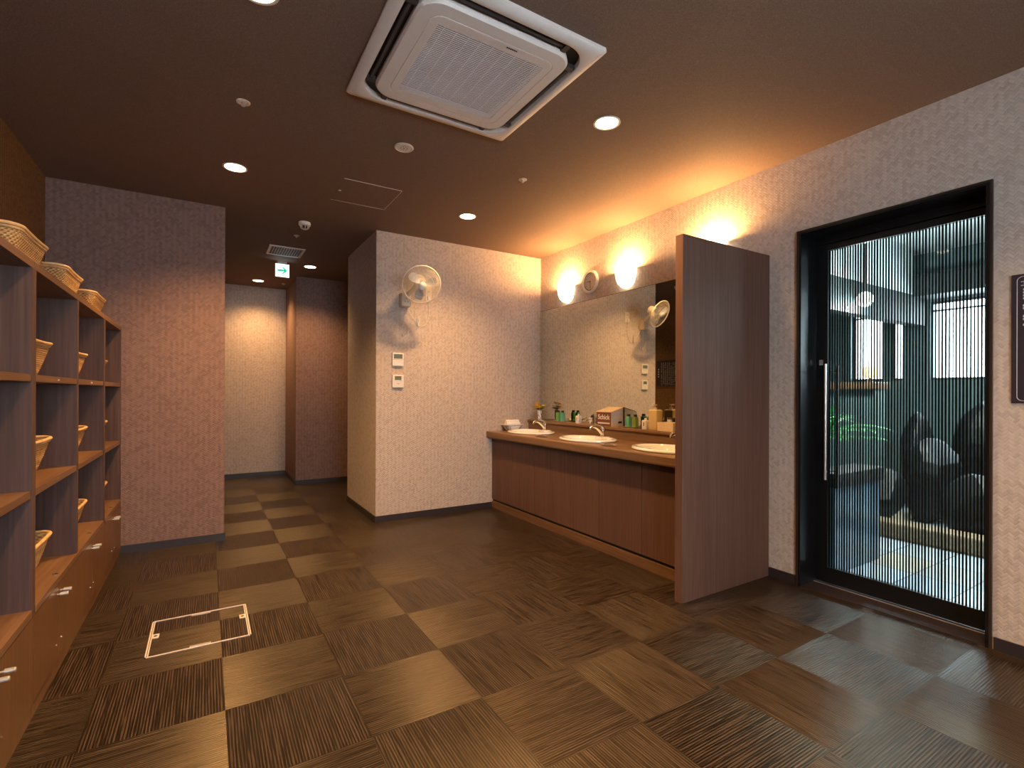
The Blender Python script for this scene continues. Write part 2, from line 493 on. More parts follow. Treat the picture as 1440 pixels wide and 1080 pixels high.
# ------------------------------------------------------------------ bath door (recessed sliding door)
door = thing('door_1', 'black framed sliding glass door with upright stripes', 'door', (3.42, 1.31, 0))
door['kind'] = 'structure'
def rel(o, mb):   # move a world-space builder under a thing
    return mb.xf(Matrix.Translation(-Vector(o.location)))
mb = MB()
mb.box(XR - 0.012, 3.56, D1 - 0.020, D1 + 0.006, 0, DH)
mb.box(XR - 0.012, 3.56, D0 - 0.006, D0 + 0.020, 0, DH)
mb.box(XR - 0.012, 3.56, D0 + 0.020, D1 - 0.020, DH - 0.022, DH)
mb.box(3.462, 3.56, D0 + 0.020, D1 - 0.020, 2.235, DH - 0.022).box(3.5135, 3.56, D0 + 0.020, D1 - 0.020, 2.205, 2.235)  # last strip, behind the leaf, added to block light through the top gap
build('door_frame', rel(door, mb), 'blackmetal', door, bevel=0.002)
mb = MB().box(XR - 0.016, XR - 0.012, D1 - 0.006, D1 + 0.006, 0, DH).box(XR - 0.016, XR - 0.012, D0 - 0.006, D0 + 0.004, 0, DH).box(XR - 0.016, XR - 0.012, D0 + 0.004, D1 - 0.006, DH - 0.010, DH)
build('frame_edge', rel(door, mb), 'bronze', door)
leaf0, leaf1 = 0.867, 1.758
mb = MB()
mb.box(3.475, 3.512, 1.687, leaf1, 0.012, 2.232).box(3.475, 3.512, leaf0, 0.915, 0.012, 2.232)
mb.box(3.475, 3.512, 0.915, 1.687, 0.012, 0.114).box(3.475, 3.512, 0.915, 1.687, 2.192, 2.232)
build('door_leaf', rel(door, mb), 'blackmetal', door, bevel=0.0015)
g = build('glass', rel(door, MB().box(3.490, 3.498, 0.914, 1.688, 0.113, 2.193)), 'fluted', door)
mb = MB().tube([(3.435, 1.680, 0.69), (3.435, 1.680, 1.445)], 0.0075, 12)
for z in (0.74, 1.40): mb.tube([(3.435, 1.680, z), (3.478, 1.694, z)], 0.005, 8)
build('pull_handle', rel(door, mb), 'steel', door, smooth=True)
mb = MB().tube([(3.552, 1.665, 0.70), (3.552, 1.665, 1.435)], 0.009, 12)
for z in (0.74, 1.40): mb.tube([(3.552, 1.665, z), (3.511, 1.692, z)], 0.005, 8)
build('pull_handle', rel(door, mb), 'black', door, smooth=True)
build('lock', rel(door, MB().box(3.470, 3.476, 1.715, 1.738, 1.44, 1.475)), 'steel', door, bevel=0.002)
mb = MB().box(3.452, 3.462, D0 + 0.02, D1 - 0.02, 0.0, 0.006)
build('floor_track', rel(door, mb), 'steel', door)
build('threshold', rel(door, MB().box(XR, 3.56, D0 + 0.02, D1 - 0.02, 0.0, 0.004)), 'skirt', door)

# ================================================================== BATH HALL BEYOND THE GLASS
BX, BH = 3.549, 2.95
structure('floor_bath', MB().box(BX, 8.0, -2.5, 6.0, -0.1, 0.0), 'bath_floor')
structure('ceiling_bath', MB().box(BX, 8.0, -2.5, 6.0, BH, BH + 0.1), 'bath_ceiling')
mb = MB()
xs0, xs1 = 7.4, 7.6
def wallrows(spans, z0, z1):
    y = -2.5
    for a, b in spans:
        mb.box(xs0, xs1, y, a, z0, z1); y = b
    mb.box(xs0, xs1, y, 6.0, z0, z1)
sp = [(-1.9, 2.45), (2.72, 2.84), (2.93, 3.30)]
mb.box(xs0, xs1, -2.5, 6.0, 0, 1.42).box(xs0, xs1, -2.5, 6.0, 2.36, BH)
wallrows(sp, 1.42, 2.36)
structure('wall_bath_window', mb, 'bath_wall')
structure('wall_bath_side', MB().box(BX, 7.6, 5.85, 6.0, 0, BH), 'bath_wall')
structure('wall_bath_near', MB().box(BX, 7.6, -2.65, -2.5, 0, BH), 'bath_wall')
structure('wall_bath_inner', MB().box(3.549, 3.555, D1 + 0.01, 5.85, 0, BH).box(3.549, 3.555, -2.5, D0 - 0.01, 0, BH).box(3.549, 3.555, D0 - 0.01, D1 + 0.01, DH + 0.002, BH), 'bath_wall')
for k, (a, b) in enumerate(sp):
    mb = MB().box(7.45, 7.49, a, b, 1.42, 1.45).box(7.45, 7.49, a, b, 2.33, 2.36).box(7.45, 7.49, a, a + 0.02, 1.45, 2.33).box(7.45, 7.49, b - 0.02, b, 1.45, 2.33)
    mb.box(7.45, 7.49, a + 0.02, b - 0.02, 2.24, 2.26)
    for y in ([-0.9, 0.2, 1.3] if k == 0 else []): mb.box(7.45, 7.49, y, y + 0.05, 1.45, 2.33)
    structure('window_%d' % (k + 2), mb, 'slat')
# dropped soffit beams
structure('trim_1', MB().box(4.3, 7.4, 2.47, 2.60, 2.07, 2.41), 'bath_beam')
structure('trim_2', MB().box(4.3, 7.4, 2.462, 2.47, 2.405, 2.42), 'bath_ceiling')
structure('trim_3', MB().box(7.0, 7.4, -2.5, 2.462, 2.38, 2.62), 'bath_beam')
structure('trim_4', MB().box(4.3, 7.0, 2.47, 5.85, 2.42, BH), 'bath_ceiling')

# low tiled partition with coping
o = thing('low_partition', 'low blue-grey tiled partition with dark coping behind the glass door', 'partition', (4.1, 1.83, 0))
build('tiled_wall', rel(o, MB().box(3.70, 4.375, 1.745, 1.92, 0, 0.60)), 'bath_panel', o, bevel=0.004)
build('coping', rel(o, MB().box(3.68, 4.39, 1.725, 1.94, 0.60, 0.70)), 'black', o, bevel=0.008)

def rock(name, loc, s, seed, label):
    rnd = random.Random(seed)
    bm = bmesh.new(); bmesh.ops.create_icosphere(bm, subdivisions=3, radius=1)
    dirs = [Vector((rnd.uniform(-1, 1), rnd.uniform(-1, 1), rnd.uniform(-1, 1))).normalized() for _ in range(14)]
    cuts = [rnd.uniform(0.62, 0.9) for _ in dirs]
    for v in bm.verts:
        p = v.co.copy()
        for d, c in zip(dirs, cuts):
            t = p.dot(d)
            if t > c: p -= d * (t - c) * 0.9
        v.co = Vector((p.x * s[0], p.y * s[1], p.z * s[2]))
    zmin = min(v.co.z for v in bm.verts)
    for v in bm.verts: v.co.z -= zmin
    me = bpy.data.meshes.new(name); bm.to_mesh(me); bm.free(); me.materials.append(MAT['rock'])
    o = bpy.data.objects.new(name, me); COL.objects.link(o); o.location = loc
    return tag(o, label, 'rock')
rock('boulder', (5.62, 1.50, 0), (0.30, 0.30, 0.30), 1, 'low wide dark boulder at the right of the rocks behind the door')
rock('boulder', (6.08, 1.98, 0), (0.28, 0.24, 0.46), 2, 'middle dark boulder in front of the tall ones behind the door')
rock('boulder', (6.66, 2.32, 0), (0.24, 0.17, 0.56), 3, 'tallest dark boulder left of the rocks below the bath window')
rock('boulder', (6.95, 1.80, 0), (0.30, 0.30, 0.62), 4, 'tall dark boulder directly under the big bath window')
rock('boulder', (6.45, 1.30, 0), (0.38, 0.24, 0.50), 6, 'broad dark boulder at the far right edge of the glass')
rock('boulder', (5.65, 2.22, 0), (0.24, 0.20, 0.27), 5, 'small rounded dark boulder beside the tan stone kerb')
o = tag(build('stone_kerb', MB().box(5.05, 5.25, 0.2, 2.45, 0, 0.14), 'tan_stone', bevel=0.02), 'tan stone kerb in front of the dark rocks behind the door', 'kerb')
# counter with a glowing lamp
o = thing('wash_counter', 'brown counter on a pale base behind the striped glass', 'counter', (6.3, 2.72, 0))
build('base', rel(o, MB().box(6.15, 6.45, 2.52, 2.98, 0, 1.30)), 'bath_wall', o)
build('worktop', rel(o, MB().box(6.10, 6.50, 2.50, 3.0, 1.30, 1.38)), 'wood_counter', o, bevel=0.006)
o = thing('table_lamp', 'small glowing lamp on the brown counter behind the glass', 'lamp', (6.3, 2.62, 1.38))
build('lamp_base', MB().lathe([(0.04, 0), (0.04, 0.012), (0.012, 0.02), (0.012, 0.05)], 16), 'bronze', o, smooth=True)
build('lamp_shade', MB().lathe([(0.045, 0.05), (0.07, 0.08), (0.07, 0.14), (0.05, 0.17)], 20), emit('warm_lamp_shade', (1.0, 0.62, 0.30), 9.0), o, smooth=True)
# globe light on the beam
o = thing('globe_light', 'round pale globe light hanging at the dark beam behind the glass', 'lamp', (5.62, 2.38, 2.20))
build('globe', MB().lathe([(0.001, -0.075), (0.04, -0.065), (0.068, -0.03), (0.075, 0), (0.068, 0.03), (0.04, 0.065), (0.02, 0.072)], 24), 'opal_cool', o, smooth=True)
build('stem', MB().lathe([(0.012, 0.07), (0.012, BH - 2.20)], 10), 'slat', o, smooth=True)
light('globe_lamp', 'POINT', (0, 0, -.09), 110, COOL, parent=o, shadow_soft_size=.07)
o2 = copy_tree(o); o2.location = (5.2, 0.3, 2.20); o2['label'] = 'second round globe light, added out of view to brighten the bath ceiling'  # unseen copy, added to brighten the bath ceiling
o.location = (5.62, 2.38, 2.20)
# palm-like plant on the coping
def frond_plant(loc, n, L, label):
    o = thing('potted_palm', label, 'plant', loc)
    build('pot', MB().lathe([(0.06, 0), (0.085, 0.10), (0.09, 0.13), (0.075, 0.13), (0.07, 0.10)], 20, cap1=True), 'bath_panel', o, smooth=True)
    rnd = random.Random(11)
    mb = MB()
    for k in range(n):
        a = 2 * PI * k / n + rnd.uniform(-.25, .25); l = L * rnd.uniform(.65, 1.1); rise = rnd.uniform(.5, 1.3)
        pts = []
        for t in range(9):
            u = t / 8
            pts.append(Vector((math.cos(a) * l * max(0, u - .15) * .9, math.sin(a) * l * max(0, u - .15) * .9, 0.13 + .62 * min(1, u * 3) + l * rise * (u - 0.62 * u * u))))
        mb.tube(pts, [0.004 * (1 - .8 * t / 8) for t in range(9)], 5)
        side = Vector((-math.sin(a), math.cos(a), 0))
        for t in range(3, 9):
            for sg in (-1, 1):
                b = pts[t]; tip = b + side * sg * l * .26 * math.sin(PI * t / 9.5) + (pts[t] - pts[t - 1]) * 1.2 - Vector((0, 0, .02))
                w = (pts[t] - pts[t - 1]) * .35
                mb.add([b - w, b + w, tip, b + w * .2 + (tip - b) * .5 + Vector((0, 0, .004))], [(0, 3, 2), (0, 1, 3), (1, 2, 3)])
    build('fronds', mb, 'leaf_bath', o)
    return o
frond_plant((4.72, 2.42, 0.0), 20, 0.62, 'green palm with arching fronds standing behind the low partition in the bath')

# ------------------------------------------------------------------ bath lamps (daylight comes in by the windows)
def recessed_spot(x, y, z, label, color, watts, disc='lamp_on', group=None, size=2.25, blend=1.0):
    o = thing('downlight', label, 'downlight', (x, y, z), group=group)
    build('trim_ring', MB().lathe([(0.076, 0.001), (0.078, -0.004), (0.072, -0.006), (0.066, -0.004), (0.064, 0.001)], 36, cap0=False, cap1=False), 'ivory', o, smooth=True)
    build('diffuser', MB().lathe([(0.064, -0.0035), (0.03, -0.0042), (0.001, -0.0045)], 32, cap0=False), disc, o, smooth=True)
    light('downlight_lamp', 'SPOT', (0, 0, -0.02), watts, color, (0, 0, 0), o, spot_size=size, spot_blend=blend, shadow_soft_size=0.05)
    return o
recessed_spot(5.3, 1.72, BH, 'downlight in the pale bath ceiling behind the glass door', (1.0, 0.93, 0.75), 420)
recessed_spot(5.6, 0.2, BH, 'added unseen downlight in the bath ceiling far to the right of the door', COOL, 430)  # out of view, added to light the bath hall cool white
recessed_spot(4.1, 2.9, BH, 'added unseen downlight in the bath ceiling left of the door opening', COOL, 400)  # hidden by the wall, added for more cool bath light
recessed_spot(4.15, 0.9, BH, 'added unseen downlight in the bath ceiling just inside the glass door', COOL, 430)  # out of view, added so cool light falls through the glass

# ================================================================== CEILING FITTINGS
G = 'warm round downlights in the dark ceiling'
recessed_spot(0.163, 3.92, H, 'lit round downlight on the left, above the floor hatch side of the room', WARM, DOWN_W * 1.5, group=G)
recessed_spot(1.955, 2.14, H, 'lit round downlight right of the air conditioner', WARM, DOWN_W, group=G)
recessed_spot(1.955, 3.92, H, 'lit round downlight between the air conditioner and the back wall', WARM, DOWN_W, group=G)
recessed_spot(0.61, 7.74, H, 'lit downlight deep in the corridor, left of the exit sign', WARM, DOWN_W * 0.6, group=G)
recessed_spot(1.09, 6.54, H, 'lit downlight in the corridor, right of the exit sign', WARM, DOWN_W * 0.7, group=G)
recessed_spot(0.163, 2.14, H, 'assumed unseen downlight over the camera side of the locker shelves', WARM, DOWN_W, group=G)  # lamp out of view, assumed from shelf shadows and lamp spacing
recessed_spot(0.163, 0.36, H, 'assumed unseen downlight just above the viewer on the left', WARM, DOWN_W, group=G)  # unseen lamp, assumed from the shadows inside the shelves
recessed_spot(1.955, 0.36, H, 'assumed unseen downlight ahead of the glass door, near the wall with the sign', WARM, DOWN_W, group=G)  # unseen lamp, assumed from the lamp spacing and the warm lower wall

# cassette air conditioner
def air_conditioner(x, y):
    o = thing('air_conditioner', 'square white ceiling cassette air conditioner with slatted grille', 'air conditioner', (x, y, H))
    mb = MB(); n = 8
    mb.loops([rrect(.465, .465, .012, n, z=0.0), rrect(.467, .467, .014, n, z=-.014), rrect(.458, .458, .014, n, z=-.024),
              rrect(.425, .425, .12, n, z=-.030), rrect(.415, .415, .125, n, z=-.026), rrect(.412, .412, .125, n, z=0.0)], False, False)
    build('panel', mb, 'ac', o, smooth=True)
    build('slot_shade', MB().loops([rrect(.411, .411, .12, n, z=-.001), rrect(.355, .355, .09, n, z=-.001)], False, False), 'black', o)  # black sheet stands in for the shade inside the shallow air slots
    for k in range(4):
        v = MB().box(-.27, .27, .384, .398, -.022, -.004)
        v.xf(Matrix.Rotation(k * PI / 2, 4, 'Z'))
        build('vane', v, 'slat', o, bevel=0.002)
    for k in range(4):
        for a, b in ((.275, .30), (-.30, -.275)):
            build('vane_bracket', MB().box(a, b, .366, .410, -.024, -.003).xf(Matrix.Rotation(k * PI / 2, 4, 'Z')), 'slat', o)
    mb = MB().loops([rrect(.362, .362, .095, n, z=-.001), rrect(.366, .366, .095, n, z=-.026), rrect(.358, .358, .09, n, z=-.038),
                     rrect(.306, .306, .058, n, z=-.040), rrect(.304, .304, .056, n, z=-.037), rrect(.301, .301, .054, n, z=-.037), rrect(.299, .299, .052, n, z=-.040),
                     rrect(.262, .256, .012, n, z=-.040), rrect(.262, .256, .012, n, z=-.010)], False, False)
    build('inlet_frame', mb, 'ac', o, smooth=True)
    build('filter', MB().box(-.262, .262, -.256, .256, -.010, -.009), 'black', o)
    mb = MB(); N = 46
    for k in range(N):
        yy = -.250 + .500 * k / (N - 1)
        mb.box(-.261, .261, yy - .0024, yy + .0024, -.0395, -.0368)
    for k in range(9):
        xx = -.23 + .46 * k / 8
        mb.box(xx - .001, xx + .001, -.255, .255, -.0368, -.0340)
    build('grille', mb, 'ac', o)
    mb = MB()
    for k in range(6): mb.box(.045 + k * .0095, .052 + k * .0095, -.286, -.279, -.0415, -.0402)
    build('badge', mb, 'slat', o)
    # corner cover lines
    for k in range(4):
        v = MB().box(.30, .445, .4395, .4405, -.0275, -.0262).box(.30, .301, .428, .440, -.0295, -.0262)
        build('corner_cover', v.xf(Matrix.Rotation(k * PI / 2, 4, 'Z')), 'ivory', o)
    return o
air_conditioner(1.069, 2.143)

# ceiling speaker
o = thing('ceiling_speaker', 'round flat cream speaker in the dark ceiling by the air conditioner', 'speaker', (1.061, 3.03, H))
build('rim', MB().lathe([(.058, .001), (.060, -.005), (.055, -.010), (.050, -.010), (.047, -.006)], 36, cap0=False, cap1=False), 'ivory', o, smooth=True)
build('grille', MB().lathe([(.047, -.006), (.02, -.008), (.001, -.008)], 30, cap0=False), 'ivory', o, smooth=True)
mb = MB()
rnd = random.Random(4)
for k in range(9):
    a = 2 * PI * k / 9; mb.lathe([(.004, -.0088), (.001, -.0095)], 8, (.022 * math.cos(a), .022 * math.sin(a), 0))
mb.lathe([(.006, -.0085), (.001, -.0098)], 10)
build('speaker_hole', mb, 'bronze', o)

def sprinkler(x, y, r, label):
    o = thing('ceiling_sprinkler', label, 'sprinkler', (x, y, H), group='small round sprinkler heads in the ceiling')
    build('plate', MB().lathe([(r, .001), (r, -.003), (r * .8, -.006), (r * .45, -.005)], 24), 'ivory', o, smooth=True)
    build('nozzle', MB().lathe([(r * .36, -.004), (r * .36, -.012), (r * .16, -.013), (r * .16, -.018), (r * .3, -.019), (r * .3, -.021)], 14), 'steel', o, smooth=True)
    return o
sprinkler(.163, 3.015, .034, 'small round sprinkler head left of the air conditioner')
sprinkler(1.959, 3.034, .030, 'small round sprinkler head between the two right-hand downlights')
sprinkler(.756, 5.303, .026, 'tiny sprinkler head in front of the slatted vent')
sprinkler(.94, 7.77, .026, 'tiny sprinkler head deep in the corridor behind the exit sign')

# smoke detector
o = thing('smoke_detector', 'white domed smoke detector with a caged tip hanging from the ceiling', 'smoke detector', (.761, 4.86, H))
build('base', MB().lathe([(.050, .001), (.052, -.012), (.050, -.028), (.042, -.032)], 32), 'white', o, smooth=True)
build('sensor', MB().lathe([(.024, -.030), (.024, -.054), (.012, -.060)], 20), 'slat', o, smooth=True)
mb = MB()
for k in range(8):
    a = 2 * PI * k / 8; mb.tube([(.040 * math.cos(a), .040 * math.sin(a), -.030), (.034 * math.cos(a), .034 * math.sin(a), -.052), (.014 * math.cos(a), .014 * math.sin(a), -.063)], .0032, 6)
mb.lathe([(.018, -.060), (.014, -.066), (.001, -.067)], 16)
build('cage', mb, 'white', o, smooth=True)

# ceiling access hatch
o = thing('ceiling_hatch', 'square ceiling access hatch outlined by a thin pale frame line', 'hatch', (1.063, 3.925, H))
hx, hy = .216, .227
build('hatch_panel', MB().box(-hx, hx, -hy, hy, -.0015, .0), 'ceiling', o)
mb = MB().box(-hx, hx, -hy - .003, -hy, -.0035, 0).box(-hx, hx, hy, hy + .003, -.0035, 0).box(hx, hx + .003, -hy, hy, -.0035, 0)
build('frame', mb, 'alu', o)
build('latch', MB().box(-hx + .012, -hx + .03, .0, .02, -.004, -.0015), 'alu', o)

# slatted vent
o = thing('ceiling_vent', 'rectangular pale vent with dark slots in the corridor ceiling', 'vent', (.738, 5.965, H))
hx, hy = .178, .195
mb = MB().loops([rrect(hx, hy, .003, 2, z=0), rrect(hx, hy, .003, 2, z=-.008), rrect(hx - .02, hy - .022, .003, 2, z=-.010), rrect(hx - .02, hy - .022, .003, 2, z=-.002)], False, False)
build('frame', mb, 'alu', o)
build('dark_opening', MB().box(-hx + .02, hx - .02, -hy + .022, hy - .022, -.003, -.002), 'black', o)
for k in range(13):
    xx = -hx + .026 + k * (2 * hx - .052) / 12
    v = MB().box(-.0012, .0012, -hy + .022, hy - .022, -.005, .005).xf(Matrix.Translation((xx, 0, -.006)) @ Matrix.Rotation(.5, 4, 'Y'))
    build('slat', v, 'alu', o)

# exit direction sign
o = thing('exit_sign', 'small lit white sign with a green arrow pointing right, on the corridor ceiling', 'sign', (.765, 6.47, H))
build('hanger', MB().box(-.05, .05, -.02, .02, -.03, .0), 'white', o, bevel=.002)
build('housing', MB().box(-.078, .078, -.012, .012, -.185, -.028), 'white', o, bevel=.003)
t = NT('lit_sign_face'); t.set(Base_Color=(.9, .95, .95, 1), Emission_Color=(.86, .97, 1, 1), Emission_Strength=3.0)
build('sign_face', MB().box(-.074, .074, -.0135, -.0122, -.181, -.032), t.m, o)
t = NT('lit_green'); t.set(Base_Color=(.0, .5, .28, 1), Emission_Color=(.01, .62, .36, 1), Emission_Strength=.9)
mb = MB()
ar = [(-.056, .012), (-.056, -.012), (.018, -.012), (-.012, -.040), (.014, -.040), (.056, 0), (.014, .040), (-.012, .040), (.018, .012)]
mb.loops([[(x, -.0150, z - .106) for x, z in ar], [(x, -.0134, z - .106) for x, z in ar]])
build('arrow', mb, t.m, o)

# ================================================================== LOCKER SHELVING (left)
SF = -0.56            # front plane
SZ = [(1.715, 1.745), (1.286, 1.314), (0.846, 0.874), (0.398, 0.426)]
def shelf_unit(y0, y1, divs, label):
    o = thing('shelf_unit', label, 'shelf unit', (-.78, (y0 + y1) / 2, 0), group='locker shelving along the left wall')
    t_ = .024
    for a, b in ((y0, y0 + t_), (y1 - t_, y1)):
        build('side_panel', rel(o, MB().box(XL + .002, SF - .0185, a, b, 0.0, SZ[3][0] - .004).box(XL + .002, SF, a, b, SZ[3][0] - .004, SZ[0][0])), 'wood_shelf', o)
    build('top_board', rel(o, MB().box(XL + .002, SF, y0, y1, *SZ[0])), 'wood_y', o, bevel=.0008)
    build('back_board', rel(o, MB().box(XL + .002, XL + .010, y0 + t_, y1 - t_, 0.06, SZ[0][0])), 'wood_shelf', o)
    bays = [y0 + t_] + [d for c in divs for d in (c - .0145, c + .0145)] + [y1 - t_]
    for c in divs:
        build('divider', rel(o, MB().box(XL + .010, SF - .001, c - .0145, c + .0145, SZ[3][1], SZ[0][0])), 'wood_shelf', o, bevel=.0008)
        build('divider', rel(o, MB().box(XL + .010, SF - .022, c - .0145, c + .0145, .06, SZ[3][0])), 'wood_shelf', o)
    for k in range(0, len(bays), 2):
        a, b = bays[k], bays[k + 1]
        for z0, z1 in SZ[1:3]:
            s_ = build('shelf_board', rel(o, MB().box(XL + .010, SF - .003, a, b, z0, z1)), 'wood_y', o, bevel=.0008)
            if z0 < 1.4:
                m_ = (a + b) / 2
                build('bay_tag', MB().lathe([(.0045, 0), (.0045, .002), (.002, .003)], 10).xf(Matrix.Translation((SF - .003 - o.location.x, m_ - o.location.y, (z0 + z1) / 2)) @ Matrix.Rotation(PI / 2, 4, 'Y')), 'chrome', s_)
    lb = build('base_top_board', rel(o, MB().box(XL + .010, SF + .003, y0 + t_, y1 - t_, *SZ[3])), 'wood_y', o, bevel=.001)
    build('bottom_board', rel(o, MB().box(XL + .010, SF - .022, y0 + t_, y1 - t_, .06, .08)), 'wood_y', o)
    build('plinth', rel(o, MB().box(SF - .018, SF - .006, y0, y1, 0.0, .058)), 'wood_door', o)
    for k in range(0, len(bays), 2):
        a, b = bays[k], bays[k + 1]; m_ = (a + b) / 2
        a2 = (y0 + .001) if k == 0 else a - .013; b2 = (y1 - .001) if k + 2 >= len(bays) else b + .013
        build('lock_stud', MB().lathe([(.011, 0), (.011, .002), (.004, .004)], 16).xf(Matrix.Translation((SF - .018 - o.location.x, m_ + .03 - o.location.y, SZ[3][1]))), 'chrome', lb, smooth=True)
        for side in (-1, 1):
            d0, d1 = (a2, m_ - .0012) if side < 0 else (m_ + .0012, b2)
            dr = build('door', rel(o, MB().box(SF - .018, SF, d0, d1, .062, SZ[3][0] - .006)), 'wood_door', o, bevel=.001)
            ky = m_ + side * .030
            kb = MB().lathe([(.0035, 0), (.0035, .010), (.0085, .011), (.0085, .036), (.0065, .0385)], 18).xf(
                Matrix.Translation((SF - o.location.x, ky - o.location.y, .352)) @ Matrix.Rotation(PI / 2, 4, 'Y'))
            build('knob', kb, 'steel', dr, smooth=True)
            build('screw_cap', MB().lathe([(.005, 0), (.005, .002), (.002, .003)], 12).xf(
                Matrix.Translation((SF - o.location.x, m_ + side * .045 - o.location.y, .135)) @ Matrix.Rotation(PI / 2, 4, 'Y')), 'chrome', dr)
    return o
shelf_unit(1.03, 2.554, [1.792], 'dark walnut shelf unit nearest the viewer at the left edge')
shelf_unit(2.556, 4.083, [3.318], 'dark walnut shelf unit two bays wide in the middle of the row')
shelf_unit(4.085, 4.815, [], 'narrow single-bay walnut shelf unit against the return wall')

# wicker baskets
def basket_proto():
    o = thing('wicker_basket', '', 'basket', (0, 0, 0))
    hx, hy, h = .155, .205, .152
    mb = MB(); rows = 17; n = 9
    def at(t, off=0.0):     # t 0..1 upward; sides flare
        f = .70 + .30 * t ** .8
        return rrect(hx * f + off, hy * (.78 + .22 * t ** .8) + off, .045 * (0.7 + .3 * t), n, z=h * t)
    for k in range(rows):
        t = (k + .5) / rows
        L = at(t); M_ = []
        P = []
        # resample denser along the sides
        for a, b in zip(L, L[1:] + L[:1]):
            d = (Vector(b) - Vector(a)).length; c = max(1, int(d / .011))
            for q in range(c): P.append(Vector(a).lerp(Vector(b), q / c))
        for q, p in enumerate(P):
            nrm = Vector((p.x / hx ** 2, p.y / hy ** 2, 0)).normalized()
            M_.append(p + nrm * (.0017 * (1 if (q + k) % 2 else -1)))
        mb.tube(M_, .0046, 5, closed=True)
    mb.loops([at(0, -.004), at(.25, -.004), at(.5, -.004), at(.75, -.004), at(1, -.004)], True, False)
    build('woven_body', mb, 'wicker', o, smooth=True)
    R = rrect(hx + .006, hy + .006, .05, n, z=h)
    P = []
    for a, b in zip(R, R[1:] + R[:1]):
        d = (Vector(b) - Vector(a)).length; c = max(1, int(d / .02))
        for q in range(c): P.append(Vector(a).lerp(Vector(b), q / c))
    for p in P: p.z += .006 * (abs(p.y) / hy) ** 2
    mb = MB().tube(P, .0078, 8, closed=True)
    mb.tube([p - Vector((p.x, p.y, 0)).normalized() * .004 + Vector((0, 0, -.011)) for p in P], .0055, 6, closed=True)
    build('rim', mb, 'rattan', o, smooth=True)
    return o
bp = basket_proto()
spots = []
TOPZ = SZ[0][1]
ordr = ['nearest the viewer', 'middle one of the three', 'farthest, beside the return wall']
for k, (yc) in enumerate((2.865, 3.615, 4.395)):
    spots.append((-.785, yc, TOPZ, 'wicker basket on top of the shelves, ' + ordr[k], 'baskets on top of the shelves'))
levn = [('upper', SZ[1][1]), ('middle', SZ[2][1]), ('lowest', SZ[3][1])]
for (yc, bay) in ((2.945, 'bay nearest the viewer'), (3.755, 'second bay'), (4.475, 'last bay by the return wall')):
    for nm, z in levn:
        spots.append((-.785, yc, z, 'wicker basket on the %s shelf of the %s' % (nm, bay), 'baskets in the shelf bays'))
for k, (x, y, z, lab, gr) in enumerate(spots):
    o = bp if k == 0 else copy_tree(bp)
    o.location = (x, y, z + .001); o['label'] = lab; o['group'] = gr; o['category'] = 'basket'

# ================================================================== FLOOR HATCH
o = thing('floor_hatch', 'square floor access hatch with a pale metal frame', 'hatch', (-.022, 3.084, 0))
hx, hy = .223, .217
mb = MB().box(-hx, hx, -hy, -hy + .008, 0, .003).box(-hx, hx, hy - .008, hy, 0, .003)
mb.box(-hx, -hx + .006, -hy, hy, 0, .003).box(hx - .006, hx, -hy, hy, 0, .003)
mb.box(-hx + .009, -hx + .014, -hy + .01, hy - .01, 0, .003).box(hx - .014, hx - .009, -hy + .01, hy - .01, 0, .003)
build('frame', mb, 'alu', o)
for sx in (-1, 1):
    yy = .015 if sx < 0 else .045
    x0, x1 = (-hx + .012, -hx + .042) if sx < 0 else (hx - .042, hx - .012)
    lt = build('finger_latch', MB().box(x0, x1, yy - .024, yy + .024, 0, .0034), 'alu', o)
    build('latch_slot', MB().lathe([(.008, .0034), (.008, .004)], 14, ((x0 + x1) / 2, yy, 0)), 'black', lt)
for sy in (-1, 1):
    y1 = sy * (hy - .008); y0 = sy * (hy - .024)
    a, b = min(y0, y1), max(y0, y1)
    build('hinge_plate', MB().box(-.045, .045, a, a + .003, 0, .003).box(-.045, .045, b - .003, b, 0, .003).box(-.045, -.042, a, b, 0, .003).box(.042, .045, a, b, 0, .003), 'alu', o)

# ================================================================== VANITY
# divider panel
tag(build('partition_panel', MB().box(2.410, XR - .001, 1.976, 2.030, 0, 2.200), 'wood', bevel=.0015), 'tall dark walnut partition panel standing at the end of the washbasins', 'partition')
# cabinet
o = thing('vanity_cabinet', 'long walnut cabinet under the washbasin counter', 'cabinet', (2.97, 3.37, 0))
y0, y1 = 2.032, YB - .002
mb = MB().box(2.68, 3.285, y0, y0 + .018, .095, .757).box(2.68, 3.285, y1 - .018, y1, .095, .757).box(2.68, 3.285, y0 + .018, y1 - .018, .095, .113).box(3.275, 3.285, y0 + .018, y1 - .018, .113, .757)
build('carcass', rel(o, mb), 'wood', o)
build('plinth', rel(o, MB().box(2.657, 2.672, y0, y1 - .008, 0, .074)), 'wood_y', o, bevel=.001)
build('shadow_gap', rel(o, MB().box(2.672, 2.679, y0, y1, 0.0, .094)), 'black', o)  # black board puts the shade of the plinth gap into colour
seams = [y1, 4.30, 3.896, 2.985, 2.533, y0]
for a, b in zip(seams[1:], seams[:-1]):
    build('door', rel(o, MB().box(2.657, 2.677, a + .002, b - .002, .096, .752)), 'wood', o, bevel=.001)
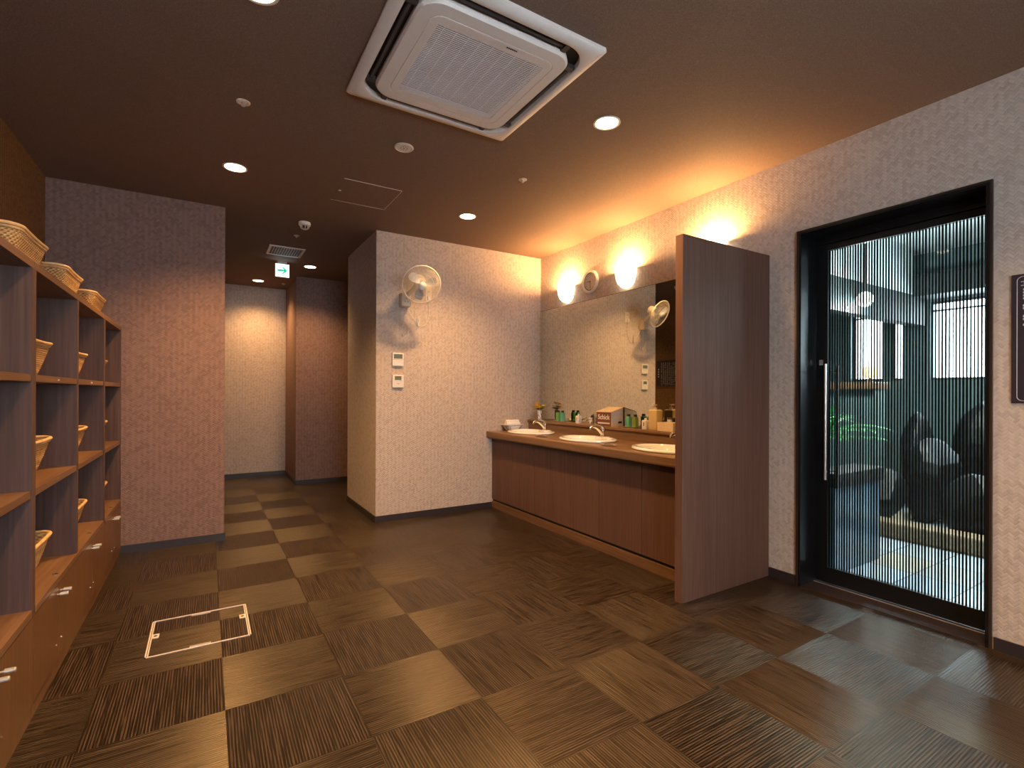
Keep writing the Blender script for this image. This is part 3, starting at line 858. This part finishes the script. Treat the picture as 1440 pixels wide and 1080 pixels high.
# countertop with three cut-outs
sinks = [(2.868, 4.270), (2.868, 3.375), (2.868, 2.480)]
RX, RY = .212, .285
o = thing('vanity_countertop', 'walnut washbasin counter with a raised back ledge', 'countertop', (2.95, 3.37, 0))
CZ = .835
mb = MB()
xa, xb = 2.600, 3.135
cuts = [YB - .001, 3.82, 2.91, 2.032]
for k, (sx_, sy_) in enumerate(sinks):
    ya, yb = cuts[k + 1], cuts[k]
    A = []
    ang = sorted(set([2 * PI * q / 64 for q in range(64)] + [math.atan2(yy - sy_, xx - sx_) % (2 * PI) for xx in (xa, xb) for yy in (ya, yb)]))
    inner, outer, low = [], [], []
    for a in ang:
        c, s = math.cos(a), math.sin(a)
        r = 1 / math.sqrt((c / (RX * .93)) ** 2 + (s / (RY * .93)) ** 2)
        inner.append((sx_ + r * c, sy_ + r * s, CZ)); low.append((sx_ + r * c, sy_ + r * s, CZ - .03))
        tt = []
        if c > 1e-9: tt.append((xb - sx_) / c)
        if c < -1e-9: tt.append((xa - sx_) / c)
        if s > 1e-9: tt.append((yb - sy_) / s)
        if s < -1e-9: tt.append((ya - sy_) / s)
        t_ = min(tt); outer.append((sx_ + t_ * c, sy_ + t_ * s, CZ))
    mb.loops([outer, inner, low], False, False)
# front nosing profile, extruded along Y
prof = [(2.600, CZ), (2.593, CZ - .002), (2.588, CZ - .009), (2.587, CZ - .020), (2.587, CZ - .055), (2.589, CZ - .066), (2.596, CZ - .072), (2.62, CZ - .073), (2.62, CZ - .03)]
mb.loops([[(x, 2.032, z) for x, z in prof], [(x, YB - .001, z) for x, z in prof]], True, True, closed=True)
build('top', rel(o, mb), 'wood_counter', o)
# raised ledge: riser then rounded shelf
build('riser', rel(o, MB().box(3.135, 3.285, 2.032, YB - .001, CZ - .03, .912)), 'wood_counter', o)
prof = [(3.285, .913), (3.285, .945), (3.132, .945), (3.125, .943), (3.121, .937), (3.121, .922), (3.125, .915), (3.132, .913)]
build('ledge', rel(o, MB().loops([[(x, 2.032, z) for x, z in prof], [(x, YB - .001, z) for x, z in prof]])), 'wood_counter', o)
LZ = .945
# mirror
o = thing('wall_mirror', 'wide frameless mirror above the washbasins', 'mirror', (XR - .006, 3.37, LZ))
build('glass', rel(o, MB().box(XR - .008, XR - .001, 2.032, YB - .003, LZ + .001, 2.188)), 'mirror', o)
build('edge_trim', rel(o, MB().box(XR - .0095, XR - .001, 2.032, YB - .003, 2.188, 2.191)), 'bronze', o)

# washbasins
def basin_proto():
    o = thing('washbasin', '', 'washbasin', (0, 0, 0))
    n = 56
    def L(f, z, dx=0): return [(RX * f * math.cos(2 * PI * i / n) + dx, RY * f * math.sin(2 * PI * i / n), z) for i in range(n)]
    mb = MB().loops([L(1.0, 0), L(1.035, .006), L(1.03, .015), L(.99, .0215), L(.93, .022), L(.87, .018), L(.84, .008), L(.80, -.03), L(.70, -.08), L(.5, -.11), L(.2, -.118), L(.08, -.12)], False, False)
    mb.cur = 0
    build('bowl', mb, 'ceramic', o, smooth=True)
    build('drain', MB().lathe([(.022, -.119), (.02, -.116), (.004, -.114)], 20), 'chrome', o, smooth=True)
    # faucet deck
    build('tap_deck', MB().loops([rrect(.045, .065, .03, 6, (.178, 0), .0), rrect(.045, .065, .03, 6, (.178, 0), .020), rrect(.038, .058, .026, 6, (.178, 0), .024)]), 'ceramic', o, smooth=True)
    mb = MB()
    for k in range(4): mb.box(-.1865 , -.1850, -.012 + k * .007, -.007 + k * .007, .0214, .0226)
    build('maker_mark', mb, 'slat', o)
    return o
def faucet_proto():
    o = thing('mixer_tap', '', 'tap', (0, 0, 0))
    build('body', MB().lathe([(.027, 0), (.027, .004), (.022, .010), (.021, .055), (.022, .062), (.018, .070)], 24), 'chrome', o, smooth=True)
    pts = [(0, 0, .018), (-.03, 0, .050), (-.065, 0, .078), (-.10, 0, .092), (-.130, 0, .090), (-.142, 0, .078)]
    P = []
    for k in range(len(pts) - 1):
        for q in range(5):
            P.append(Vector(pts[k]).lerp(Vector(pts[k + 1]), q / 5))
    P.append(Vector(pts[-1]))
    sm = [P[0]] + [(P[i - 1] + P[i] * 2 + P[i + 1]) / 4 for i in range(1, len(P) - 1)] + [P[-1]]
    build('spout', MB().tube(sm, [.018 - .007 * i / len(sm) for i in range(len(sm))], 14), 'chrome', o, smooth=True)
    build('aerator', MB().lathe([(.010, 0), (.0105, .012), (.008, .014)], 14, (-.143, 0, .064)), 'chrome', o, smooth=True)
    lv = MB().tube([(0.004, 0, .066), (0, 0, .082), (-.012, 0, .094), (-.05, 0, .104), (-.088, 0, .116)], [.017, .016, .011, .0075, .0055], 12)
    build('lever', lv, 'chrome', o, smooth=True)
    return o
bs, fc = basin_proto(), faucet_proto()
wh = ['farthest oval washbasin, next to the back wall', 'middle oval washbasin of the three', 'nearest oval washbasin, partly behind the walnut panel']
fw = ['chrome mixer tap at the farthest washbasin', 'chrome mixer tap at the middle washbasin', 'chrome mixer tap at the nearest washbasin, by the panel']
for k, (x, y) in enumerate(sinks):
    o = bs if k == 0 else copy_tree(bs)
    o.location = (x, y, CZ + .0005); o['label'] = 'white ' + wh[k]; o['group'] = 'oval washbasins in the counter'
    o = fc if k == 0 else copy_tree(fc)
    o.location = (x + .178, y, CZ + .025); o['label'] = fw[k]; o['group'] = 'chrome mixer taps'

# flat clear dishes left between the basins
for (x, y, lab) in ((2.712, 2.935, 'thin flat clear dish between the middle and nearest washbasins'), (2.712, 3.86, 'thin flat clear dish between the farthest and middle washbasins')):
    o = thing('soap_dish', lab, 'dish', (x, y, CZ + .0006), group='flat clear dishes on the counter')
    mb = MB().lathe([(.040, 0), (.052, .004), (.054, .009), (.051, .009), (.042, .004), (.002, .003)], 28, sx=.75, sy=1.6)
    build('dish', mb, 'steel', o, smooth=True)
    build('sponge', MB().lathe([(.03, .004), (.032, .007), (.028, .009)], 16, sx=.6, sy=1.7), 'bronze', o, smooth=True)

# paper-towel basket on the counter by the wall
o = thing('towel_basket', 'wire basket lined with white cloth holding rolled towels, in the counter corner', 'basket', (2.86, 4.628, CZ))
mb = MB().loops([rrect(.060, .045, .02, 5, z=.004), rrect(.10, .072, .03, 5, z=.062), rrect(.112, .08, .03, 5, z=.066), rrect(.095, .068, .03, 5, z=.060), rrect(.055, .04, .018, 5, z=.008)], True, True)
build('liner', mb, 'cloth', o, smooth=True)
mb = MB()
R_ = rrect(.108, .076, .03, 5, z=.058)
mb.tube(R_, .0018, 6, closed=True)
mb.tube(rrect(.063, .048, .02, 5, z=.003), .0018, 6, closed=True)
for sx_ in (-1, 1):
    for sy_ in (-.5, .5):
        mb.tube([(sx_ * .064, sy_ * .06, .003), (sx_ * .11, sy_ * .08, .058)], .0018, 6)
        mb.tube([(sy_ * .09, sx_ * .049, .003), (sy_ * .14, sx_ * .078, .058)], .0018, 6)
build('wire_frame', mb, 'slat', o)
for k, (dy, dz, ln) in enumerate(((-.02, .072, .085), (.022, .066, .08), (0.0, .098, .082))):
    r_ = MB()
    pr = [(.001, -ln), (.012, -ln + .001), (.0195, -ln + .001), (.021, -ln + .004), (.021, ln - .004), (.0195, ln - .001), (.012, ln - .001), (.001, ln)]
    r_.lathe(pr, 20).xf(Matrix.Translation((0.0, dy, dz)) @ Matrix.Rotation(PI / 2, 4, 'Y'))
    tw = tag(build('rolled_towel', r_, 'cloth', smooth=True), ['white rolled towel at the front of the wire basket', 'white rolled towel at the wall side of the wire basket', 'white rolled towel on top of the other two'][k], 'towel', 'rolled towels in the basket')
    tw.location = o.location

# ------------------------------------------------------------------ toiletries on the ledge
def vase(x, y):
    o = thing('flower_vase', 'small white vase with black leaf pattern in the counter corner', 'vase', (x, y, LZ))
    build('vessel', MB().lathe([(.018, 0), (.022, .004), (.024, .05), (.0285, .105), (.030, .11), (.027, .11), (.022, .06), (.018, .01)], 28), 'ceramic', o, smooth=True)
    mb = MB(); rnd = random.Random(3)
    for k in range(13):
        a = 2 * PI * k / 6.5; z = .022 + .052 * ((k * .37) % 1); r0 = .0240 + .002
        t_ = .011; c_, s_ = math.cos(a), math.sin(a)
        tx = Vector((-s_, c_, 0)); up_ = (Vector((0, 0, 1)) + tx * rnd.choice((-.8, .8))).normalized(); sd = up_.cross(Vector((c_, s_, 0)))
        cpt = Vector((c_ * r0, s_ * r0, z))
        P = [cpt - up_ * t_, cpt + sd * .0038, cpt + up_ * t_, cpt - sd * .0038]
        nrm = Vector((c_, s_, 0)) * .0012
        mb.loops([[p - nrm for p in P], [p + nrm for p in P]])
    build('leaf_pattern', mb, 'black', o)
    o2 = thing('flower_bunch', 'bunch of yellow and pale artificial flowers standing in the white vase', 'flowers', (x, y, LZ + .09))
    rnd = random.Random(8)
    st, lf = MB(), MB()
    fl = [(-.030, .000, .082, .044, 0), (-.006, .036, .098, .038, 0), (-.036, .030, .050, .038, 0), (.018, -.048, .074, .032, 1), (.026, .034, .066, .026, 1), (.040, -.024, .046, .024, 1), (-.022, -.032, .060, .036, 0)]
    for fx, fy, fz, r, kind in fl: st.tube([(0, 0, 0), (fx * .5, fy * .5, fz * .55), (fx, fy, fz)], .0014, 5)
    for k in range(14):
        a = rnd.uniform(0, 2 * PI); l = rnd.uniform(.05, .085); z = rnd.uniform(.018, .05)
        d = Vector((math.cos(a), math.sin(a), rnd.uniform(-.25, .5))).normalized(); sd = Vector((-d.y, d.x, 0)).normalized()
        b = Vector((0, 0, z)) + d * .008
        P = [b, b + d * l * .5 + sd * .015, b + d * l, b + d * l * .5 - sd * .015]
        lf.loops([P, [p + Vector((0, 0, .0012)) for p in P]])
    build('stems', st, 'leaf', o2); build('leaves', lf, 'leaf', o2)
    for fx, fy, fz, r, kind in fl:
        mb = MB()
        for ring in range(3):
            for k in range(6):
                a = 2 * PI * (k + ring * .5) / 6
                d = Vector((math.cos(a), math.sin(a), -.2 + ring * .75)).normalized(); sd = Vector((-math.sin(a), math.cos(a), 0))
                b = Vector((fx, fy, fz)); rr = r * (1 - .22 * ring)
                P = [b, b + d * rr * .6 + sd * rr * .62, b + d * rr, b + d * rr * .6 - sd * rr * .62]
                mb.loops([P, [p + Vector((0, 0, .0012)) for p in P]])
        mb.lathe([(r * .22, 0), (r * .16, r * .35), (.001, r * .42)], 8, (fx, fy, fz))
        build('flower_head', mb, ['petal', 'petal_pale'][kind], o2)
vase(3.170, 4.545)

def bottle_green(x, y, mat, label, group, z=LZ + .0045):
    o = thing('toiletry_bottle', label, 'bottle', (x, y, z), group=group)
    mb = MB().loops([rrect(.018, .018, .006, 4, z=0), rrect(.0205, .0205, .007, 4, z=.003), rrect(.0205, .0205, .007, 4, z=.086), rrect(.016, .016, .007, 4, z=.093), rrect(.009, .009, .0085, 4, z=.095)])
    build('bottle_body', mb, mat, o, smooth=True)
    build('cap', MB().loops([rrect(.0125, .0125, .005, 4, z=.0952), rrect(.0125, .0125, .005, 4, z=.112), rrect(.011, .011, .005, 4, z=.114)]), 'black', o, smooth=True)
    return o
def tray(x, y, label):
    o = tag(build('toiletry_tray', MB().loops([rrect(.036, .072, .012, 5, z=0), rrect(.044, .082, .014, 5, z=.009), rrect(.041, .079, .013, 5, z=.009), rrect(.036, .070, .012, 5, z=.004)]).xf(Matrix.Identity(4)), 'ceramic', smooth=True), label, 'tray', 'white trays on the ledge')
    o.location = (x, y, LZ)
tray(3.188, 4.19, 'small white tray holding two bottles beside the flower vase')
bottle_green(3.188, 4.226, 'green_gel', 'green bottle on the far tray, nearer the flowers', 'bottles on the trays')
bottle_green(3.188, 4.150, 'teal_gel', 'teal bottle with black cap on the far tray', 'bottles on the trays')
tray(3.198, 3.165, 'small white tray holding two bottles beside the razor box')
bottle_green(3.198, 3.205, 'teal_gel', 'teal bottle on the near tray, next to the razor box', 'bottles on the trays')
bottle_green(3.198, 3.125, 'olive_gel', 'olive green bottle on the near tray', 'bottles on the trays')
def bottle_white(x, y, label):
    o = thing('lotion_bottle', label, 'bottle', (x, y, LZ), group='white lotion bottles')
    build('bottle_body', MB().loops([rrect(.022, .025, .006, 4, z=0), rrect(.023, .026, .007, 4, z=.003), rrect(.023, .026, .007, 4, z=.072), rrect(.018, .021, .007, 4, z=.078)]), 'ceramic', o, smooth=True)
    build('cap', MB().lathe([(.010, .078), (.010, .092), (.008, .094)], 18), 'white', o, smooth=True)
    build('label_print', MB().box(-.0242, -.0232, -.004, .004, .028, .058), 'card_brown', o)
bottle_white(3.190, 3.890, 'white lotion bottle standing alone left of the razor box')
bottle_white(3.175, 2.985, 'white lotion bottle in front of the near tray, by the cream pump bottle')
# patterned cup
o = thing('patterned_cup', 'small black and white patterned cup left of the razor box', 'cup', (3.245, 3.765, LZ))
build('vessel', MB().lathe([(.016, 0), (.020, .003), (.024, .06), (.022, .06), (.018, .006)], 24), 'ceramic', o, smooth=True)
mb = MB()
for k in range(9):
    a = 2 * PI * k / 9; z = .015 + .03 * (k % 2)
    c_, s_ = math.cos(a), math.sin(a); r0 = .0215 + z * .05
    tx = Vector((-s_, c_, 0)); u_ = (Vector((0, 0, 1)) + tx * .7).normalized(); sd = u_.cross(Vector((c_, s_, 0)))
    cpt = Vector((c_ * r0, s_ * r0, z)); P = [cpt - u_ * .010, cpt + sd * .004, cpt + u_ * .010, cpt - sd * .004]; nn = Vector((c_, s_, 0)) * .0015
    mb.loops([[p - nn for p in P], [p + nn for p in P]])
build('pattern', mb, 'black', o)

# razor display box
o = thing('razor_box', 'brown and white razor display box with white lettering and a sloping lid', 'box', (3.205, 3.455, LZ))
bx0, bx1, by0, by1 = -.075, .078, -.095, .100
build('front_panel', MB().box(bx0, bx0 + .003, by0, by1, 0, .128), 'card_brown', o)
build('side_panel', MB().loops([[(bx0 + .003, by0, 0), (bx1, by0, 0), (bx1, by0, .170), (bx0 + .003, by0, .128)], [(bx0 + .003, by0 + .003, 0), (bx1, by0 + .003, 0), (bx1, by0 + .003, .170), (bx0 + .003, by0 + .003, .128)]]), 'card_white', o)
build('side_panel', MB().loops([[(bx0 + .003, by1 - .003, 0), (bx1, by1 - .003, 0), (bx1, by1 - .003, .170), (bx0 + .003, by1 - .003, .128)], [(bx0 + .003, by1, 0), (bx1, by1, 0), (bx1, by1, .170), (bx0 + .003, by1, .128)]]), 'card_white', o)
build('lid', MB().loops([[(bx0 - .004, by0 - .004, .129), (bx1, by0 - .004, .172), (bx1, by0 - .004, .175), (bx0 - .004, by0 - .004, .132)], [(bx0 - .004, by1 + .004, .129), (bx1, by1 + .004, .172), (bx1, by1 + .004, .175), (bx0 - .004, by1 + .004, .132)]]), 'card_cream', o)
build('back_panel', MB().box(bx1 - .003, bx1, by0 + .003, by1 - .003, 0, .168), 'card_white', o)
build('front_tray', MB().box(bx0 + .004, bx1 - .03, by0 - .006, by0 - .0005, 0, .034), 'card_cream', o)
mb = MB()
for k in range(5): mb.box(.010 + k * .009, .016 + k * .009, by0 - .010, by0 - .006, .028, .044 + .004 * (k % 2))
build('razors', mb, 'black', o)
Mt = Matrix.Translation((bx0 - .0008, .0, .082)) @ Matrix(((0, 0, -1, 0), (-1, 0, 0, 0), (0, 1, 0, 0), (0, 0, 0, 1)))
text_mesh('lettering', 'Schick', .062, 'ink', o, Mt, .0006)
build('white_band', MB().box(bx0 - .0012, bx0 - .0002, by0 + .015, by1 - .02, .022, .034), 'card_white', o)

# cream pump bottle and low cream box
o = thing('pump_bottle', 'tall cream translucent pump bottle on the ledge', 'bottle', (3.195, 2.895, LZ))
build('bottle_body', MB().loops([rrect(.036, .044, .008, 4, z=0), rrect(.038, .046, .009, 4, z=.004), rrect(.038, .046, .009, 4, z=.160), rrect(.030, .036, .009, 4, z=.170)]), 'amber_gel', o, smooth=True)
build('collar', MB().lathe([(.016, .170), (.016, .186), (.008, .188)], 18), 'card_cream', o, smooth=True)
build('pump_head', MB().tube([(0, 0, .186), (0, 0, .202)], .005, 8).box(-.035, .012, -.009, .009, .202, .212), 'card_cream', o, bevel=.002)
o = thing('cotton_box', 'low cream box of cotton supplies next to the pump bottle', 'box', (3.185, 2.745, LZ))
build('box_body', MB().loops([rrect(.048, .080, .006, 4, z=0), rrect(.050, .082, .007, 4, z=.070), rrect(.046, .078, .006, 4, z=.070), rrect(.044, .076, .006, 4, z=.058)]), 'card_cream', o, smooth=True)
o = thing('swab_jar', 'small clear jar of white swabs standing behind the cream box', 'jar', (3.258, 2.80, LZ))
build('jar_body', MB().lathe([(.020, 0), (.021, .004), (.021, .085), (.019, .09)], 20), 'white', o, smooth=True)
build('lid', MB().lathe([(.022, .09), (.022, .102), (.018, .105)], 20), 'chrome', o, smooth=True)

# ================================================================== WALL LAMPS AND CLOCK
def sconce(y, label):
    o = thing('wall_lamp', label, 'wall lamp', (XR, y, 2.215), group='opal bowl wall lamps above the mirror')
    mb = MB(); n = 24
    prof = [(.02, .0), (.055, .012), (.085, .04), (.102, .08), (.110, .125), (.113, .165)]
    def L(r, z, k=1.0):
        P = []
        for i in range(n + 1):
            a = PI / 2 + PI * i / n
            P.append((r * k * math.cos(a) * 1.0 - .004, r * k * math.sin(a) * -1.0, z))
        return P
    outer = [L(r, z) for r, z in prof]; inner = [L(r, z + .003, .95) for r, z in reversed(prof)]
    loops = outer + inner
    mb.loops(loops, False, True, closed=True)
    mb.loops([L(.02, 0), L(.001, -.002)], False, True)
    b = build('shade', mb, 'opal', o, smooth=True)
    build('back_plate', MB().box(-.004, 0, -.10, .10, .03, .165), 'ivory', o, bevel=.001)
    build('bulb', MB().lathe([(.010, .045), (.022, .06), (.028, .085), (.022, .108), (.004, .118)], 16, (-.052, 0, 0)), 'bulb', o, smooth=True)
    light('wall_lamp_bulb', 'POINT', (-.060, 0, .150), SCONCE_W, WARM2, parent=o, shadow_soft_size=.03)
    return o
sconce(4.205, 'lit opal wall lamp nearest the back corner')
sconce(3.325, 'lit opal wall lamp right of the clock')
sconce(2.415, 'lit opal wall lamp behind the top of the walnut panel')

o = thing('wall_clock', 'round white-rimmed wall clock between two wall lamps', 'clock', (XR, 3.832, 2.370))
RY_ = Matrix.Rotation(-PI / 2, 4, 'Y')     # z axis -> -x
build('rim', MB().lathe([(.112, 0), (.118, .006), (.118, .022), (.108, .032), (.096, .030), (.090, .020), (.090, .010)], 48, cap0=True, cap1=False).xf(RY_), 'white', o, smooth=True)
build('inner_ring', MB().lathe([(.0905, .018), (.086, .0195), (.083, .018)], 48, cap0=False, cap1=False).xf(RY_), 'bronze', o, smooth=True)
build('dial', MB().lathe([(.090, .010), (.001, .0105)], 48, cap0=False).xf(RY_), 'ivory', o)
mb = MB()
for k in range(12):
    v = MB().box(.0105, .0115, -.0015, .0015, .066, .078).xf(Matrix.Rotation(k * PI / 6, 4, 'X') @ Matrix.Scale(-1, 4, (1, 0, 0))); mb.add(v.v, v.f)
build('hour_marks', mb, 'slat', o)
build('hour_hand', MB().box(-.0140, -.0125, -.003, .003, -.008, .045).xf(Matrix.Rotation(math.radians(-82), 4, 'X')), 'black', o)
build('minute_hand', MB().box(-.0160, -.0145, -.002, .002, -.010, .068).xf(Matrix.Rotation(math.radians(178), 4, 'X')), 'black', o)

# ================================================================== WALL FAN, OUTLET, CONTROLS
fc_ = Vector((1.700, 4.36, 2.252))
nrm = Vector((-.15, -.85, -.46)).normalized()
fan = thing('wall_fan', 'white wall-mounted fan with wire cage and pull cords on the back wall', 'fan', (1.66, YB, 2.10))
zq = nrm.to_track_quat('Z', 'Y').to_matrix().to_4x4()
FM = Matrix.Translation(fc_ - fan.location) @ zq
mb = MB(); R0 = .176
def circ(r, z, n=48): return [(r * math.cos(2 * PI * i / n), r * math.sin(2 * PI * i / n), z) for i in range(n)]
mb.tube(circ(R0, 0), .0065, 8, closed=True)
build('cage_ring', mb.xf(FM), 'ivory', fan, smooth=True)
mb = MB()
for k in range(56):
    a = 2 * PI * k / 56
    for sgn, d in ((1, .040), (-1, .050)):
        mb.tube([(R0 * math.cos(a), R0 * math.sin(a), 0), (R0 * .8 * math.cos(a + .12), R0 * .8 * math.sin(a + .12), sgn * d * .75), (R0 * .22 * math.cos(a + .5), R0 * .22 * math.sin(a + .5), sgn * d)], .0009, 4)
for rr, z in ((R0 * .62, .036), (R0 * .62, -.043)): mb.tube(circ(rr, z), .0012, 5, closed=True)
build('wire_cage', mb.xf(FM), 'ivory', fan)
build('hub_badge', MB().lathe([(.036, .038), (.038, .041), (.030, .046), (.004, .047)], 28).xf(FM), 'white', fan, smooth=True)
build('spinner', MB().lathe([(.024, -.012), (.026, .0), (.022, .022), (.004, .026)], 24).xf(FM), 'fan_blade', fan, smooth=True)
for k in range(3):
    mb = MB(); a0 = 2 * PI * k / 3 + .4; G_ = []
    for i in range(8):
        r = .022 + (.146 - .022) * i / 7; wd = .36 + .50 * math.sin(PI * min(1, i / 7 * .9 + .12)) ** .8
        G_.append([(r * math.cos(a0 + wd * (j / 6 - .5)), r * math.sin(a0 + wd * (j / 6 - .5)), .020 * (j / 6 - .5) * (1.1 - .4 * i / 7)) for j in range(7)])
    top = [[(x, y, z + .0012) for x, y, z in row] for row in G_]
    mb.loops(G_, False, False, closed=False); mb.loops(top, False, False, closed=False)
    build('blade', mb.xf(FM), 'fan_blade', fan, smooth=True)
build('motor', MB().lathe([(.030, -.045), (.052, -.050), (.056, -.075), (.056, -.135), (.050, -.160), (.030, -.175), (.004, -.178)], 30).xf(FM), 'ivory', fan, smooth=True)
# neck from motor down to wall housing
mp = FM @ Vector((0, 0, -.10))
hb = Vector((1.655, 4.665, 2.165)) - fan.location
build('neck', MB().tube([mp, mp.lerp(hb, .5) + Vector((0, .01, .0)), hb + Vector((0, 0, .02))], [.024, .022, .024], 14), 'ivory', fan, smooth=True)
mb = MB().box(1.600, 1.700, 4.625, YB - .001, 2.085, 2.215)
build('wall_housing', rel(fan, mb), 'ivory', fan, bevel=.012, seg=3)
mb = MB()
for k in range(3): mb.lathe([(.004, 0), (.004, .003)], 10).v
mb = MB()
for (x, z) in ((1.635, 2.13), (1.665, 2.13), (1.65, 2.16)):
    v = MB().lathe([(.004, 0), (.004, .003)], 10).xf(Matrix.Translation((x, 4.625, z)) @ Matrix.Rotation(PI / 2, 4, 'X')); mb.add(v.v, v.f)
build('indicator', rel(fan, mb), 'slat', fan)
for (x, z) in ((1.628, 1.800), (1.678, 1.826)):
    mb = MB().tube([(x, 4.66, 2.087), (x, 4.66, z + .02)], .0012, 5)
    c = build('pull_cord', rel(fan, mb), 'ivory', fan)
    build('cord_pull', rel(fan, MB().lathe([(.005, 0), (.0065, .006), (.006, .022), (.002, .026)], 12, (x, 4.66, z - .006))), 'white', c, smooth=True)
# power cord: from housing loops down, bundle, up to the outlet
pts = [(1.69, 4.69, 2.09), (1.70, 4.70, 2.06), (1.735, 4.705, 2.0), (1.775, 4.705, 1.955), (1.80, 4.705, 1.925), (1.835, 4.705, 1.912), (1.87, 4.705, 1.925), (1.90, 4.705, 1.965), (1.912, 4.705, 2.02), (1.913, 4.705, 2.09), (1.910, 4.700, 2.165), (1.908, 4.690, 2.20)]
def smooth_pts(p, it=3):
    p = [Vector(q) for q in p]
    for _ in range(it):
        q = [p[0]]
        for a, b in zip(p, p[1:]): q += [a.lerp(b, .25), a.lerp(b, .75)]
        q.append(p[-1]); p = q
    return p
cord = build('power_cord', rel(fan, MB().tube(smooth_pts(pts, 2), .0028, 6)), 'ivory', fan, smooth=True)
mb = MB()
for k in range(4):
    e = .004 * k
    mb.tube([(1.797 + .008 * math.cos(t) + e * .4, 4.703 - e * .6, 1.962 + .048 * math.sin(t)) for t in [2 * PI * q / 20 for q in range(20)]], .0026, 5, closed=True)
build('cord_bundle', rel(fan, mb), 'white', fan, smooth=True)
o = thing('wall_outlet', 'small ivory power outlet with a plug, right of the wall fan', 'outlet', (1.912, YB, 2.238))
build('plate', MB().box(-.034, .034, -.008, -.0005, -.068, .068), 'ivory', o, bevel=.003)
build('plug', MB().box(-.016, .012, -.032, -.008, -.058, -.020), 'white', o, bevel=.003)
build('socket_slots', MB().box(-.010, -.007, -.0088, -.0078, .02, .034).box(.005, .008, -.0088, -.0078, .02, .034), 'black', o)

def thermostat(x, z, w, h, kind, label):
    o = thing('wall_controller', label, 'controller', (x, YB, z), group='white controllers under the fan')
    build('casing', MB().box(-w, w, -.018, -.0005, -h, h), 'white', o, bevel=.003)
    if kind == 0: build('display', MB().box(-w * .76, w * .78, -.0188, -.0178, h * .12, h * .82), 'lcd', o)
    else: build('display', MB().box(-w * .60, w * .58, -.0188, -.0178, h * .18, h * .80), 'lcd', o)
    if kind == 1:
        mb = MB().box(-.008, .010, -.0186, -.0178, -h * .42, -h * .36)
        for k in range(3): mb.box(.012 + k * .01, .018 + k * .01, -.0186, -.0178, .002, .006)
        build('button', mb, 'lcd', o)
    else: build('cover_line', MB().box(-w * .95, w * .95, -.0184, -.0178, -.002, .0), 'lcd', o)
thermostat(1.594, 1.571, .056, .064, 0, 'upper white wall controller with a wide display under the fan')
thermostat(1.595, 1.359, .056, .062, 1, 'lower white wall controller with a smaller display under the fan')

# ================================================================== SIGNS
o = thing('notice_sign', 'dark notice board with pale outline on the wall right of the glass door', 'sign', (XR, .565, 1.515))
w_, h_ = .208, .306
build('board', MB().box(-.010, -.0005, -w_, w_, -h_, h_), 'sign', o, bevel=.0015)
mb = MB()
R1 = rrect(w_ - .020, h_ - .012, .02, 6); 
mb.tube([(-.0108, a, b) for a, b, _ in R1], .0014, 5, closed=True)
build('outline', mb, 'ink', o)
mb = MB(); yy = w_ - .046
for z, r in ((.232, .0062), (.218, .0062), (.204, .0062), (.190, .0062), (.156, .0066), (.143, .0066), (.106, .0066), (.092, .0066), (.065, .0066)):
    mb.lathe([(r, 0), (r, .0012)], 12).xf(Matrix.Identity(4))
    n_ = 24; mb.v[-n_:] = [(-.0102 - v[2], yy + v[0], z + v[1]) for v in mb.v[-n_:]]
mb.box(-.0112, -.0102, yy - .012, yy - .002, .250, .274).box(-.0112, -.0102, yy, yy + .003, .250, .274).box(-.0112, -.0102, yy + .004, yy + .013, .250, .253).box(-.0112, -.0102, yy + .004, yy + .013, .268, .271)
rnd = random.Random(21)
for c_ in range(1, 9):
    y_ = yy - .014 - c_ * .036 + .012
    z = .235 if c_ > 1 else .04
    while z > -.27:
        l = rnd.uniform(.008, .013)
        if rnd.random() < .9: mb.box(-.0112, -.0102, y_ - .006, y_ + .006, z - l, z - l * .55); mb.box(-.0112, -.0102, y_ - .0015, y_ + .0015, z - l, z)
        z -= .018
build('writing', mb, 'ink', o)
# board on the corridor wall, seen in the mirror
o = thing('notice_board', 'dark framed board of writing on the corridor wall, seen in the mirror', 'sign', (.13, 5.49, 1.575))
w_, h_ = .33, .215
build('board', MB().box(.0005, .004, -w_, w_, -h_, h_), 'sign', o)
build('frame', MB().box(.0005, .007, -w_ - .02, w_ + .02, h_, h_ + .022).box(.0005, .007, -w_ - .02, w_ + .02, -h_ - .022, -h_).box(.0005, .007, -w_ - .02, -w_, -h_, h_).box(.0005, .007, w_, w_ + .02, -h_, h_), 'card_brown', o, bevel=.001)
mb = MB()
for k, z in enumerate((.07, .03, -.01, -.05)): mb.box(.004, .0055, .275, .298, z - .010, z + .012)
for c_ in range(13):
    y_ = .225 - c_ * .04
    z = .18
    while z > -.18:
        if rnd.random() < .85: mb.box(.004, .0052, y_ - .012, y_ + .010, z - .009, z - .006).box(.004, .0052, y_ - .003, y_ + .0, z - .012, z)
        z -= .017
build('writing', mb, 'ink', o)
